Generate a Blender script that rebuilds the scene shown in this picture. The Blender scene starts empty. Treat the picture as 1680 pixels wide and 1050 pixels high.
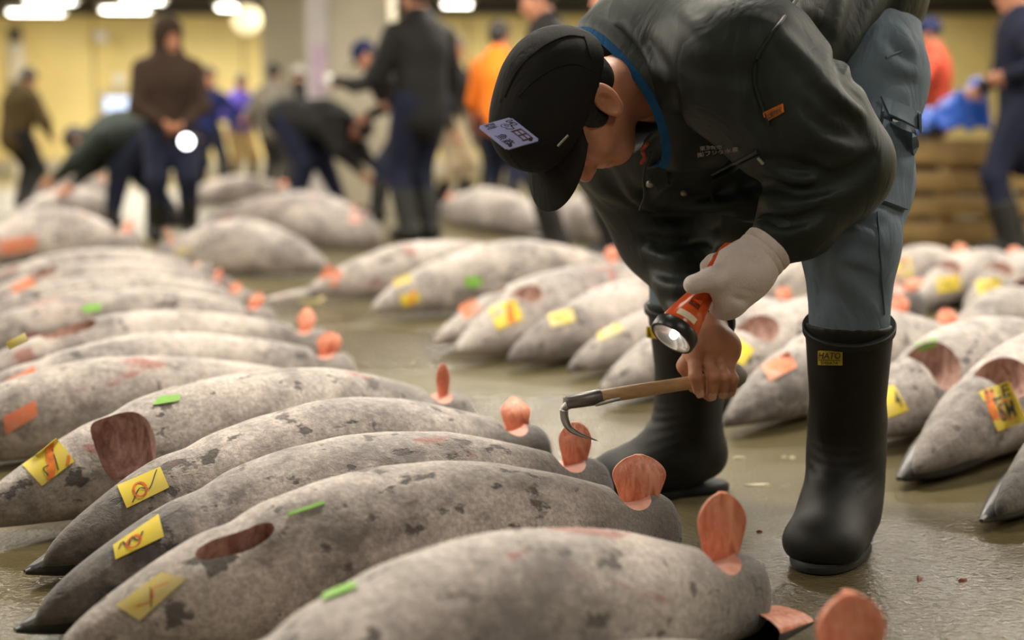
import bpy, bmesh, math, random
import numpy as np
from mathutils import Vector, Matrix
from mathutils.bvhtree import BVHTree

# ------------------------------------------------------------------ camera, light, exposure
SC = bpy.context.scene
COL = SC.collection
F = 1680 * 50 / 36.0            # focal length in pixels of the 1680x1050 frame
CAM = Vector((0.0, 0.0, 0.74))
PITCH = math.atan((525 - 222) / F)
cd = bpy.data.cameras.new('camera')
cam = bpy.data.objects.new('camera', cd)
COL.objects.link(cam)
cam.location = CAM
cam.rotation_euler = (math.radians(90) - PITCH, 0, 0)
cd.lens = 50
cd.sensor_width = 36
cd.clip_start = 0.05
cd.dof.use_dof = True
cd.dof.focus_distance = 2.38
cd.dof.aperture_fstop = 1.8
SC.camera = cam
SC.view_settings.view_transform = 'Standard'
SC.view_settings.look = 'None'
SC.view_settings.gamma = 1
SC.view_settings.use_curve_mapping = False
SC.view_settings.exposure = 0.3

world = bpy.data.worlds.new('world')
SC.world = world
world.use_nodes = True
wb = world.node_tree.nodes['Background']
wb.inputs[0].default_value = (0.9, 0.95, 1.0, 1)
wb.inputs[1].default_value = 0.03

LAMP_WATT = 98.0                # every fluorescent fixture (builder further down)
LAMP_COLOR = (1.0, 0.92, 0.78)
CEIL = 3.35

# ------------------------------------------------------------------ places read off the photograph
FW = Vector((0, math.cos(PITCH), -math.sin(PITCH)))
UP = Vector((0, math.sin(PITCH), math.cos(PITCH)))


def ray(px, py):
    return Vector((1, 0, 0)) * ((px - 840) / F) + UP * ((525 - py) / F) + FW


def P(px, py, Y):
    d = ray(px, py)
    return CAM + d * (Y / d.y)


def G(px, py, z=0.0):
    d = ray(px, py)
    return CAM + d * ((z - CAM.z) / d.z)


# ------------------------------------------------------------------ objects
def link(o, parent=None):
    COL.objects.link(o)
    if parent is not None:
        o.parent = parent
    return o


def mesh_obj(name, verts, faces, mats, parent=None, smooth=True, midx=None, sharp=None):
    me = bpy.data.meshes.new(name)
    me.from_pydata([tuple(v) for v in verts], [], [tuple(int(i) for i in f) for f in faces])
    if not isinstance(mats, (list, tuple)):
        mats = [mats]
    for m in mats:
        me.materials.append(m)
    if midx is not None:
        me.polygons.foreach_set('material_index', [int(i) for i in midx])
    if smooth:
        me.polygons.foreach_set('use_smooth', [True] * len(me.polygons))
        if sharp:
            me.set_sharp_from_angle(angle=math.radians(sharp))
    me.update()
    return link(bpy.data.objects.new(name, me), parent)


def bm_obj(name, bm, mats, parent=None, smooth=True, sharp=35):
    me = bpy.data.meshes.new(name)
    bm.to_mesh(me)
    bm.free()
    if not isinstance(mats, (list, tuple)):
        mats = [mats]
    for m in mats:
        me.materials.append(m)
    if smooth:
        me.polygons.foreach_set('use_smooth', [True] * len(me.polygons))
        if sharp:
            me.set_sharp_from_angle(angle=math.radians(sharp))
    return link(bpy.data.objects.new(name, me), parent)


def thing(name, label, cat, loc=(0, 0, 0), group=None, kind=None):
    o = bpy.data.objects.new(name, None)
    o.empty_display_size = 0.1
    o.location = loc
    COL.objects.link(o)
    return tag(o, label, cat, group, kind)


def tag(o, label, cat, group=None, kind=None):
    o['label'] = label
    o['category'] = cat
    if group:
        o['group'] = group
    if kind:
        o['kind'] = kind
    return o


def settle(root):
    """children were built in world coordinates: express them from the root's place"""
    t = Matrix.Translation(-root.location)
    for ch in root.children:
        ch.data.transform(t)
        for g in ch.children:
            g.data.transform(t)


def struct(o):
    o['kind'] = 'structure'
    return o


def box_bm(bm, lo, hi, bevel=0.0):
    r = bmesh.ops.create_cube(bm, size=1)
    vs = r['verts']
    for v in vs:
        v.co = Vector([lo[i] + (v.co[i] + 0.5) * (hi[i] - lo[i]) for i in range(3)])
    if bevel:
        es = list({e for v in vs for e in v.link_edges})
        bmesh.ops.bevel(bm, geom=es, offset=bevel, segments=2, affect='EDGES', profile=0.6)
    return bm


def box(name, lo, hi, mat, parent=None, bevel=0.0):
    bm = bmesh.new()
    box_bm(bm, lo, hi, bevel)
    return bm_obj(name, bm, mat, parent)


def frame_from(t, hint=(0, 0, 1)):
    t = Vector(t).normalized()
    h = Vector(hint)
    if abs(t.dot(h)) > 0.95:
        h = Vector((1, 0, 0))
    a = t.cross(h).normalized()
    b = a.cross(t).normalized()
    return t, a, b


def tube(name, pts, radii, mat, parent=None, seg=12, flat=1.0, hint=(0, 0, 1), caps=True):
    pts = [Vector(p) for p in pts]
    n = len(pts)
    if not isinstance(radii, (list, tuple)):
        radii = [radii] * n
    vs, fs = [], []
    for i, p in enumerate(pts):
        t = (pts[min(i + 1, n - 1)] - pts[max(i - 1, 0)])
        t, a, b = frame_from(t, hint)
        for k in range(seg):
            an = 2 * math.pi * k / seg
            vs.append(p + a * (radii[i] * math.cos(an)) + b * (radii[i] * flat * math.sin(an)))
    for i in range(n - 1):
        for k in range(seg):
            k2 = (k + 1) % seg
            fs.append((i * seg + k, i * seg + k2, (i + 1) * seg + k2, (i + 1) * seg + k))
    if caps:
        fs.append(tuple(range(seg))[::-1])
        fs.append(tuple((n - 1) * seg + k for k in range(seg)))
    return mesh_obj(name, vs, fs, mat, parent, True, None, 50)


def catmull(pts, n):
    pts = [Vector(p) for p in pts]
    pts = [pts[0] * 2 - pts[1]] + pts + [pts[-1] * 2 - pts[-2]]
    out = []
    for i in range(1, len(pts) - 2):
        for j in range(n):
            t = j / n
            a, b, c, d = pts[i - 1:i + 3]
            out.append(0.5 * ((2 * b) + (c - a) * t + (2 * a - 5 * b + 4 * c - d) * t * t
                              + (3 * b - a - 3 * c + d) * t ** 3))
    out.append(pts[-2])
    return out


# ------------------------------------------------------------------ blended solids -> one continuous skin
def V3(p):
    return np.array([float(p[0]), float(p[1]), float(p[2])])


class Solid:
    def __init__(s):
        s.ops = []
        s.cuts = []
        s.post = []

    def cone(s, a, b, ra, rb=None, k=0.02, flat=None, sub=False):
        rb = ra if rb is None else rb
        a, b = V3(a), V3(b)
        ba = b - a
        L2 = max(float(ba @ ba), 1e-9)
        fl = None
        if flat:
            n = V3(flat[0]); n = n / np.linalg.norm(n)
            fl = (n, 1.0 / flat[1] - 1.0)

        def fn(X, Y, Z):
            x, y, z = X - a[0], Y - a[1], Z - a[2]
            t = np.clip((x * ba[0] + y * ba[1] + z * ba[2]) / L2, 0, 1)
            x = x - t * ba[0]; y = y - t * ba[1]; z = z - t * ba[2]
            if fl:
                q = (x * fl[0][0] + y * fl[0][1] + z * fl[0][2]) * fl[1]
                x = x + q * fl[0][0]; y = y + q * fl[0][1]; z = z + q * fl[0][2]
            return np.sqrt(x * x + y * y + z * z) - (ra + (rb - ra) * t)
        R = max(ra, rb)
        s.ops.append((fn, np.minimum(a, b) - R, np.maximum(a, b) + R, k, sub))
        return s

    def ell(s, c, r, ax=None, k=0.02, sub=False):
        c = V3(c); r = np.array(r, float)
        M = np.array([V3(v) for v in ax]) if ax is not None else np.eye(3)

        def fn(X, Y, Z):
            x, y, z = X - c[0], Y - c[1], Z - c[2]
            q = [M[i, 0] * x + M[i, 1] * y + M[i, 2] * z for i in range(3)]
            k0 = np.sqrt((q[0] / r[0]) ** 2 + (q[1] / r[1]) ** 2 + (q[2] / r[2]) ** 2)
            k1 = np.sqrt((q[0] / r[0] ** 2) ** 2 + (q[1] / r[1] ** 2) ** 2 + (q[2] / r[2] ** 2) ** 2)
            return np.where(k1 < 1e-6, -float(min(r)), k0 * (k0 - 1) / np.maximum(k1, 1e-6))
        e = np.sqrt(((M * r[:, None]) ** 2).sum(0))
        s.ops.append((fn, c - e, c + e, k, sub))
        return s

    def cut(s, p, n):
        """drop everything on the side n points to"""
        s.cuts.append((V3(p), V3(n) / np.linalg.norm(V3(n))))
        return s

    def fold(s, c, rad, d, wl, amp, warp=0.6, ph=0.0):
        """cloth folds: ridges across direction d, fading out at rad from c"""
        c = V3(c); d = V3(d) / np.linalg.norm(V3(d))

        def fn(X, Y, Z):
            x, y, z = X - c[0], Y - c[1], Z - c[2]
            m = np.exp(-(x * x + y * y + z * z) / (rad * rad))
            u = x * d[0] + y * d[1] + z * d[2]
            w = np.sin(17 * x + 11 * z + ph) + np.sin(13 * y - 9 * x + 2 * ph)
            q = np.sin(2 * math.pi * u / wl + warp * w + ph)
            return -amp * m * (1 - 2 * np.abs(q) ** 0.8)
        s.post.append(fn)
        return s

    def ridge(s, pts, w, amp):
        """a cloth fold running along a line of points (amp < 0: a crease)"""
        pts = [V3(p) for p in pts]
        n = len(pts) - 1
        for i in range(n):
            s.ops.append((None, np.minimum(pts[i], pts[i + 1]), np.maximum(pts[i], pts[i + 1]), (pts, i, n, w, amp), 'ridge'))
        return s

    def grid(s, h, pad=0.0):
        lo = np.min([o[1] for o in s.ops if o[4] is False], axis=0) - (0.03 + pad + 2 * h)
        hi = np.max([o[2] for o in s.ops if o[4] is False], axis=0) + (0.03 + pad + 2 * h)
        n = np.ceil((hi - lo) / h).astype(int) + 1
        ax = [(lo[i] + h * np.arange(n[i])).astype(np.float32) for i in range(3)]
        v = np.full(tuple(n), 0.5, np.float32)
        rid = {}
        for op in s.ops:
            if op[4] == 'ridge':
                rid.setdefault(id(op[3][0]), op[3])
        for fn, blo, bhi, k, sub in s.ops:
            if sub == 'ridge':
                continue
            m = k + 3 * h
            i0 = np.clip(np.floor((blo - m - lo) / h).astype(int), 0, n)
            i1 = np.clip(np.ceil((bhi + m - lo) / h).astype(int) + 1, 0, n)
            if np.any(i1 <= i0):
                continue
            sl = tuple(slice(i0[i], i1[i]) for i in range(3))
            d = fn(ax[0][sl[0]][:, None, None], ax[1][sl[1]][None, :, None], ax[2][sl[2]][None, None, :])
            a = v[sl]
            if sub:
                a, d = -a, d
            t = np.clip(0.5 + 0.5 * (a - d) / k, 0, 1)
            r = a + (d - a) * t - k * t * (1 - t)
            v[sl] = -r if sub else r
        for pts, _, n_, w, amp in rid.values():
            q = np.array(pts)
            m = 2.6 * w
            i0 = np.clip(np.floor((q.min(0) - m - lo) / h).astype(int), 0, n)
            i1 = np.clip(np.ceil((q.max(0) + m - lo) / h).astype(int) + 1, 0, n)
            if np.any(i1 <= i0):
                continue
            sl = tuple(slice(i0[i], i1[i]) for i in range(3))
            X, Y, Z = ax[0][sl[0]][:, None, None], ax[1][sl[1]][None, :, None], ax[2][sl[2]][None, None, :]
            best = np.full(v[sl].shape, 9.0, np.float32)
            fade = np.zeros(v[sl].shape, np.float32)
            for i in range(n_):
                a, ba = q[i], q[i + 1] - q[i]
                t = np.clip(((X - a[0]) * ba[0] + (Y - a[1]) * ba[1] + (Z - a[2]) * ba[2]) / max(ba @ ba, 1e-9), 0, 1)
                d = np.sqrt((X - a[0] - t * ba[0]) ** 2 + (Y - a[1] - t * ba[1]) ** 2 + (Z - a[2] - t * ba[2]) ** 2)
                g = (i + t) / n_
                fade = np.where(d < best, np.sin(np.pi * np.clip(g * 0.86 + 0.07, 0, 1)) ** 0.7, fade)
                best = np.minimum(best, d)
            v[sl] -= (amp * fade * np.exp(-(best / w) ** 2)).astype(np.float32)
        X, Y, Z = ax[0][:, None, None], ax[1][None, :, None], ax[2][None, None, :]
        for fn in s.post:
            v = v + fn(X, Y, Z).astype(np.float32)
        for p, nn in s.cuts:
            v = np.maximum(v, ((X - p[0]) * nn[0] + (Y - p[1]) * nn[1] + (Z - p[2]) * nn[2]).astype(np.float32))
        return v, lo, h

    def mesh(s, h, relax=1, pad=0.0):
        v, lo, h = s.grid(h, pad)
        ins = v < 0
        n = v.shape
        cnt = np.zeros((n[0] - 1, n[1] - 1, n[2] - 1), np.int8)
        for a in (0, 1):
            for b in (0, 1):
                for c in (0, 1):
                    cnt += ins[a:n[0] - 1 + a, b:n[1] - 1 + b, c:n[2] - 1 + c]
        act = (cnt > 0) & (cnt < 8)
        I = np.argwhere(act)
        idx = np.full(cnt.shape, -1, np.int64)
        idx[act] = np.arange(len(I))
        acc = np.zeros((len(I), 3)); m_ = np.zeros(len(I))
        cor = [(a, b, c) for a in (0, 1) for b in (0, 1) for c in (0, 1)]
        for A in cor:
            for B in cor:
                if sum(B) - sum(A) == 1 and all(B[q] >= A[q] for q in range(3)):
                    va = v[I[:, 0] + A[0], I[:, 1] + A[1], I[:, 2] + A[2]]
                    vb = v[I[:, 0] + B[0], I[:, 1] + B[1], I[:, 2] + B[2]]
                    m = (va < 0) != (vb < 0)
                    t = np.where(m, va / np.where(m, va - vb, 1), 0)
                    for q in range(3):
                        acc[:, q] += np.where(m, A[q] + (B[q] - A[q]) * t, 0)
                    m_ += m
        verts = lo + (I + acc / m_[:, None]) * h
        faces = []
        for ax in range(3):
            o1, o2 = (ax + 1) % 3, (ax + 2) % 3
            sa = [slice(None)] * 3; sb = [slice(None)] * 3
            sa[ax] = slice(0, n[ax] - 1); sb[ax] = slice(1, n[ax])
            for o in (o1, o2):
                sa[o] = slice(1, n[o] - 1); sb[o] = slice(1, n[o] - 1)
            a, b = ins[tuple(sa)], ins[tuple(sb)]
            E = np.argwhere(a != b)
            fl = a[a != b]
            E = E + 1
            E[:, ax] -= 1
            def cell(d1, d2):
                q = E.copy(); q[:, o1] += d1; q[:, o2] += d2
                return idx[q[:, 0], q[:, 1], q[:, 2]]
            f = np.stack([cell(-1, -1), cell(0, -1), cell(0, 0), cell(-1, 0)], 1)
            f[~fl] = f[~fl][:, ::-1]
            faces.append(f)
        faces = np.concatenate(faces)
        faces = faces[(faces >= 0).all(1)]
        for _ in range(relax):
            nb = np.zeros_like(verts); c = np.zeros(len(verts))
            for q in range(4):
                i, j = faces[:, q], faces[:, (q + 1) % 4]
                np.add.at(nb, i, verts[j]); np.add.at(nb, j, verts[i])
                np.add.at(c, i, 1); np.add.at(c, j, 1)
            verts = verts * 0.5 + 0.5 * nb / np.maximum(c, 1)[:, None]
        return verts, faces


def raw_obj(name, verts, faces, mat, parent=None, sharp=None):
    me = bpy.data.meshes.new(name)
    verts = np.asarray(verts, np.float32); faces = np.asarray(faces, np.int32)
    me.vertices.add(len(verts)); me.vertices.foreach_set('co', verts.ravel())
    me.loops.add(faces.size); me.loops.foreach_set('vertex_index', faces.ravel())
    me.polygons.add(len(faces))
    me.polygons.foreach_set('loop_start', np.arange(len(faces), dtype=np.int32) * faces.shape[1])
    me.update(calc_edges=True)
    me.polygons.foreach_set('use_smooth', np.ones(len(faces), bool))
    if sharp:
        me.set_sharp_from_angle(angle=math.radians(sharp))
    for m in (mat if isinstance(mat, (list, tuple)) else [mat]):
        me.materials.append(m)
    me.validate()
    return link(bpy.data.objects.new(name, me), parent)


def solid_obj(name, S, h, mat, parent=None, relax=1, sharp=None):
    v, f = S.mesh(h, relax)
    return raw_obj(name, v, f, mat, parent, sharp)


def join_into(o, others):
    """several closed surfaces of one body kept in one mesh"""
    bm = bmesh.new()
    bm.from_mesh(o.data)
    for q in others:
        bm.from_mesh(q.data)
    bm.to_mesh(o.data)
    bm.free()
    o.data.polygons.foreach_set('use_smooth', [True] * len(o.data.polygons))
    for q in others:
        me = q.data
        bpy.data.objects.remove(q)
        bpy.data.meshes.remove(me)


# ------------------------------------------------------------------ things stuck onto a surface (paper, print, pockets)
def bvh_of(o):
    return BVHTree.FromPolygons([v.co.copy() for v in o.data.vertices], [tuple(p.vertices) for p in o.data.polygons])


def quad_uv(q, u, v):
    """corners in order: lower left, lower right, upper right, upper left"""
    (ax, ay), (bx, by), (cx, cy), (dx, dy) = q
    return ((ax * (1 - u) + bx * u) * (1 - v) + (dx * (1 - u) + cx * u) * v,
            (ay * (1 - u) + by * u) * (1 - v) + (dy * (1 - u) + cy * u) * v)


def on_surface(bvh, px, py, off, depth=None):
    d = ray(px, py).normalized()
    hit, nrm, _, dist = bvh.ray_cast(CAM, d)
    if hit is None:
        return (None if depth is None else CAM + d * depth), depth
    if nrm.dot(d) > 0:
        nrm = -nrm
    if depth is not None and dist > depth + 0.06:
        return CAM + d * (depth + 0.01), depth
    return hit + nrm * off, dist


def sticker(name, bvh, quad, mat, parent, nu=8, nv=6, off=0.003, th=0.0012, lift=None):
    c, dep = on_surface(bvh, *quad_uv(quad, .5, .5), off)
    if c is None:
        print('sticker misses', name, quad)
        c, dep = P(*quad_uv(quad, .5, .5), 3.0), 3.0
    vs = []
    for j in range(nv + 1):
        for i in range(nu + 1):
            u, v = i / nu, j / nv
            p, _ = on_surface(bvh, *quad_uv(quad, u, v), off, dep)
            vs.append(p)
    # even out single jumps
    W = nu + 1
    for _ in range(2):
        vs = [vs[k] if False else (vs[k] * 2
              + vs[k - 1 if k % W else k] + vs[k + 1 if k % W < nu else k]
              + vs[k - W if k >= W else k] + vs[k + W if k < len(vs) - W else k]) / 6 for k in range(len(vs))]
    if lift:
        for k in range(len(vs)):
            u, v = (k % W) / nu, (k // W) / nv
            vs[k] = vs[k] + Vector(lift(u, v))
    n = len(vs)
    fs = [(j * W + i, j * W + i + 1, (j + 1) * W + i + 1, (j + 1) * W + i) for j in range(nv) for i in range(nu)]
    # thickness towards the surface
    back = []
    for k in range(n):
        i, j = k % W, k // W
        a = vs[j * W + min(i + 1, nu)] - vs[j * W + max(i - 1, 0)]
        b = vs[min(j + 1, nv) * W + i] - vs[max(j - 1, 0) * W + i]
        nn = a.cross(b)
        nn = nn.normalized() if nn.length > 1e-12 else Vector((0, -1, 0))
        back.append(vs[k] - nn * th)
    fs2 = [tuple(n + q for q in f[::-1]) for f in fs]
    rim = []
    ring = [i for i in range(W)] + [j * W + nu for j in range(1, nv + 1)] + [nv * W + i for i in range(nu - 1, -1, -1)] + [j * W for j in range(nv - 1, 0, -1)]
    for q in range(len(ring)):
        a, b = ring[q], ring[(q + 1) % len(ring)]
        rim.append((b, a, n + a, n + b))
    o = mesh_obj(name, vs + back, fs + fs2 + rim, mat, parent, True, None, 40)
    grid = [vs[j * W:(j + 1) * W] for j in range(nv + 1)]

    def at(u, v, o_=0.001):
        x, y = min(max(u, 0), 0.9999) * nu, min(max(v, 0), 0.9999) * nv
        i, j = int(x), int(y)
        x -= i; y -= j
        p = (grid[j][i] * (1 - x) + grid[j][i + 1] * x) * (1 - y) + (grid[j + 1][i] * (1 - x) + grid[j + 1][i + 1] * x) * y
        nn = (grid[j][i + 1] - grid[j][i]).cross(grid[j + 1][i] - grid[j][i])
        nn = nn.normalized() if nn.length > 1e-12 else Vector((0, -1, 0))
        return p + nn * o_
    return o, at


def stroke_mesh(at, strokes, o_=0.0012):
    """pen strokes as thin raised ribbons; strokes: list of (width, [(u,v)..])"""
    vs, fs = [], []
    for w, pts in strokes:
        if len(pts) > 2:
            pp = [(p.x, p.y) for p in catmull([(a, b, 0) for a, b in pts], 4)]
        else:
            pp = [tuple(Vector(pts[0]).lerp(Vector(pts[1]), t / 5)) for t in range(6)]
        base = len(vs)
        for i, (u, v) in enumerate(pp):
            a, b = pp[max(i - 1, 0)], pp[min(i + 1, len(pp) - 1)]
            du, dv = b[0] - a[0], b[1] - a[1]
            L = math.hypot(du, dv) or 1
            nx, ny = -dv / L * w / 2, du / L * w / 2
            vs.append(at(u - nx, v - ny, o_))
            vs.append(at(u + nx, v + ny, o_))
        for i in range(len(pp) - 1):
            k = base + 2 * i
            fs.append((k, k + 1, k + 3, k + 2))
    return vs, fs


def strokes_obj(name, at, strokes, mat, parent):
    vs, fs = stroke_mesh(at, strokes)
    return mesh_obj(name, vs, fs, mat, parent, True)


def text_verts(s, bold=0.0, shear=0.0):
    cu = bpy.data.curves.new('t', 'FONT')
    cu.body = s
    cu.size = 1
    cu.offset = bold
    cu.shear = shear
    cu.resolution_u = 3
    o = bpy.data.objects.new('t', cu)
    COL.objects.link(o)
    dg = bpy.context.evaluated_depsgraph_get()
    dg.update()
    me = bpy.data.meshes.new_from_object(o.evaluated_get(dg))
    vs = [v.co.copy() for v in me.vertices]
    fs = [tuple(p.vertices) for p in me.polygons]
    bpy.data.objects.remove(o)
    bpy.data.curves.remove(cu)
    bpy.data.meshes.remove(me)
    xs = [v.x for v in vs] or [0, 1]; ys = [v.y for v in vs] or [0, 1]
    x0, x1, y0, y1 = min(xs), max(xs), min(ys), max(ys)
    return [((v.x - x0) / (x1 - x0), (v.y - y0) / (y1 - y0)) for v in vs], fs


def print_text(name, s, at, rect, mat, parent, o_=0.0012, bold=0.0, shear=0.0):
    """lettering laid onto a sticker's surface; rect = u0,v0,u1,v1"""
    uv, fs = text_verts(s, bold, shear)
    u0, v0, u1, v1 = rect
    vs = [at(u0 + (u1 - u0) * a, v0 + (v1 - v0) * b, o_) for a, b in uv]
    return mesh_obj(name, vs, fs, mat, parent, False)


# ------------------------------------------------------------------ procedural materials
def nodes_of(name):
    m = bpy.data.materials.new(name)
    m.use_nodes = True
    nt = m.node_tree
    b = nt.nodes['Principled BSDF']
    return m, nt, b


def N(nt, typ, **kw):
    n = nt.nodes.new(typ)
    for k, v in kw.items():
        if k in n.inputs.keys() if isinstance(k, str) else False:
            n.inputs[k].default_value = v
        else:
            setattr(n, k, v)
    return n


def ramp(nt, fac, stops):
    r = nt.nodes.new('ShaderNodeValToRGB')
    el = r.color_ramp.elements
    while len(el) > 1:
        el.remove(el[-1])
    el[0].position = stops[0][0]
    c = stops[0][1]
    el[0].color = (*c, 1) if isinstance(c, tuple) else (c, c, c, 1)
    for p, c in stops[1:]:
        e = el.new(p)
        e.color = (*c, 1) if isinstance(c, tuple) else (c, c, c, 1)
    nt.links.new(fac, r.inputs[0])
    return r.outputs[0]


def mixc(nt, fac, a, b, mode='MIX'):
    m = nt.nodes.new('ShaderNodeMix')
    m.data_type = 'RGBA'
    m.blend_type = mode
    for s, v in ((m.inputs[0], fac), (m.inputs[6], a), (m.inputs[7], b)):
        if isinstance(v, (int, float)):
            s.default_value = v
        elif isinstance(v, tuple):
            s.default_value = (*v, 1)
        else:
            nt.links.new(v, s)
    return m.outputs[2]


def mth(nt, op, a, b=0.0, clamp=False):
    m = nt.nodes.new('ShaderNodeMath')
    m.operation = op
    m.use_clamp = clamp
    for s, v in ((m.inputs[0], a), (m.inputs[1], b)):
        if isinstance(v, (int, float)):
            s.default_value = v
        else:
            nt.links.new(v, s)
    return m.outputs[0]


def noise(nt, vec, scale, detail=4, rough=0.55, dist=0.0):
    n = nt.nodes.new('ShaderNodeTexNoise')
    n.inputs['Scale'].default_value = scale
    n.inputs['Detail'].default_value = detail
    n.inputs['Roughness'].default_value = rough
    n.inputs['Distortion'].default_value = dist
    if vec is not None:
        nt.links.new(vec, n.inputs['Vector'])
    return n.outputs[0]


def mapping(nt, vec, scale=(1, 1, 1), loc=(0, 0, 0), rot=(0, 0, 0)):
    m = nt.nodes.new('ShaderNodeMapping')
    m.inputs['Scale'].default_value = scale
    m.inputs['Location'].default_value = loc
    m.inputs['Rotation'].default_value = rot
    nt.links.new(vec, m.inputs['Vector'])
    return m.outputs[0]


def bump(nt, b, height, strength, dist=0.01):
    n = nt.nodes.new('ShaderNodeBump')
    n.inputs['Strength'].default_value = strength
    n.inputs['Distance'].default_value = dist
    nt.links.new(height, n.inputs['Height'])
    nt.links.new(n.outputs[0], b.inputs['Normal'])


def coords(nt, kind='Object'):
    return nt.nodes.new('ShaderNodeTexCoord').outputs[kind]


def plain(name, col, rough=0.6, var=0.15, scale=8.0, bmp=0.0, bscale=40.0, metal=0.0, spec=0.5, sheen=0.0, coat=0.0):
    m, nt, b = nodes_of(name)
    co = coords(nt)
    n = noise(nt, co, scale, 5)
    lo = tuple(max(0, c * (1 - var)) for c in col)
    hi = tuple(min(1, c * (1 + var)) for c in col)
    nt.links.new(ramp(nt, n, [(0.3, lo), (0.7, hi)]), b.inputs['Base Color'])
    b.inputs['Roughness'].default_value = rough
    b.inputs['Metallic'].default_value = metal
    b.inputs['Specular IOR Level'].default_value = spec
    b.inputs['Sheen Weight'].default_value = sheen
    b.inputs['Coat Weight'].default_value = coat
    if bmp:
        bump(nt, b, noise(nt, co, bscale, 4), bmp, 0.004)
    return m


def glow(name, col, strength):
    m, nt, b = nodes_of(name)
    b.inputs['Base Color'].default_value = (*col, 1)
    b.inputs['Emission Color'].default_value = (*col, 1)
    b.inputs['Emission Strength'].default_value = strength
    return m


M = {}
# ------------------------------------------------------------------ materials of the place
def mat_floor():
    m, nt, b = nodes_of('wet_concrete')
    co = coords(nt)
    big = noise(nt, co, 1.1, 5, 0.6)
    mid = noise(nt, co, 7, 6, 0.65)
    fine = noise(nt, co, 130, 3, 0.6)
    c = ramp(nt, big, [(0.3, (0.072, 0.056, 0.022)), (0.55, (0.122, 0.099, 0.045)), (0.75, (0.18, 0.152, 0.082))])
    c = mixc(nt, mth(nt, 'MULTIPLY', mid, 0.55), c, (0.085, 0.072, 0.042))
    c = mixc(nt, ramp(nt, noise(nt, co, 18, 5, 0.7), [(0.66, 0.0), (0.74, 0.5)]), c, (0.42, 0.39, 0.31))
    c = mixc(nt, ramp(nt, noise(nt, co, 34, 3, 0.7), [(0.70, 0.0), (0.74, 0.8)]), c, (0.045, 0.036, 0.025))
    nt.links.new(c, b.inputs['Base Color'])
    # puddles: thin films of melt water with their own outlines
    edge = mth(nt, 'MULTIPLY', mth(nt, 'SUBTRACT', noise(nt, co, 3.2, 5, 0.6), 0.5), 1.3)
    wet = None
    for (px, py, r) in ((1530, 960, 0.42), (20, 1000, 0.42), (790, 705, 0.55), (660, 570, 0.6), (930, 690, 0.35), (560, 500, 0.8), (1660, 900, 0.3)):
        c0 = G(px, py)
        vm = nt.nodes.new('ShaderNodeVectorMath'); vm.operation = 'DISTANCE'
        nt.links.new(co, vm.inputs[0]); vm.inputs[1].default_value = (c0.x, c0.y, 0)
        k_ = mth(nt, 'SUBTRACT', 1.0, mth(nt, 'DIVIDE', vm.outputs['Value'], r))
        wet = k_ if wet is None else mth(nt, 'MAXIMUM', wet, k_)
    wet = ramp(nt, mth(nt, 'ADD', mth(nt, 'ADD', wet, edge), 0.25), [(0.25, 0.0), (0.55, 1.0)])
    dry = mth(nt, 'ADD', mth(nt, 'MULTIPLY', mid, 0.10), 0.36)
    mr = nt.nodes.new('ShaderNodeMix')
    nt.links.new(wet, mr.inputs[0]); nt.links.new(dry, mr.inputs[2]); mr.inputs[3].default_value = 0.13
    nt.links.new(mr.outputs[0], b.inputs['Roughness'])
    ms = nt.nodes.new('ShaderNodeMix')
    nt.links.new(wet, ms.inputs[0]); ms.inputs[2].default_value = 0.24; ms.inputs[3].default_value = 0.50
    nt.links.new(ms.outputs[0], b.inputs['Specular IOR Level'])
    peb = mth(nt, 'ADD', mth(nt, 'MULTIPLY', fine, 0.5), mth(nt, 'MULTIPLY', noise(nt, co, 85, 3, 0.6), 1.0))
    bump(nt, b, peb, 0.7, 0.005)
    return m


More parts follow.
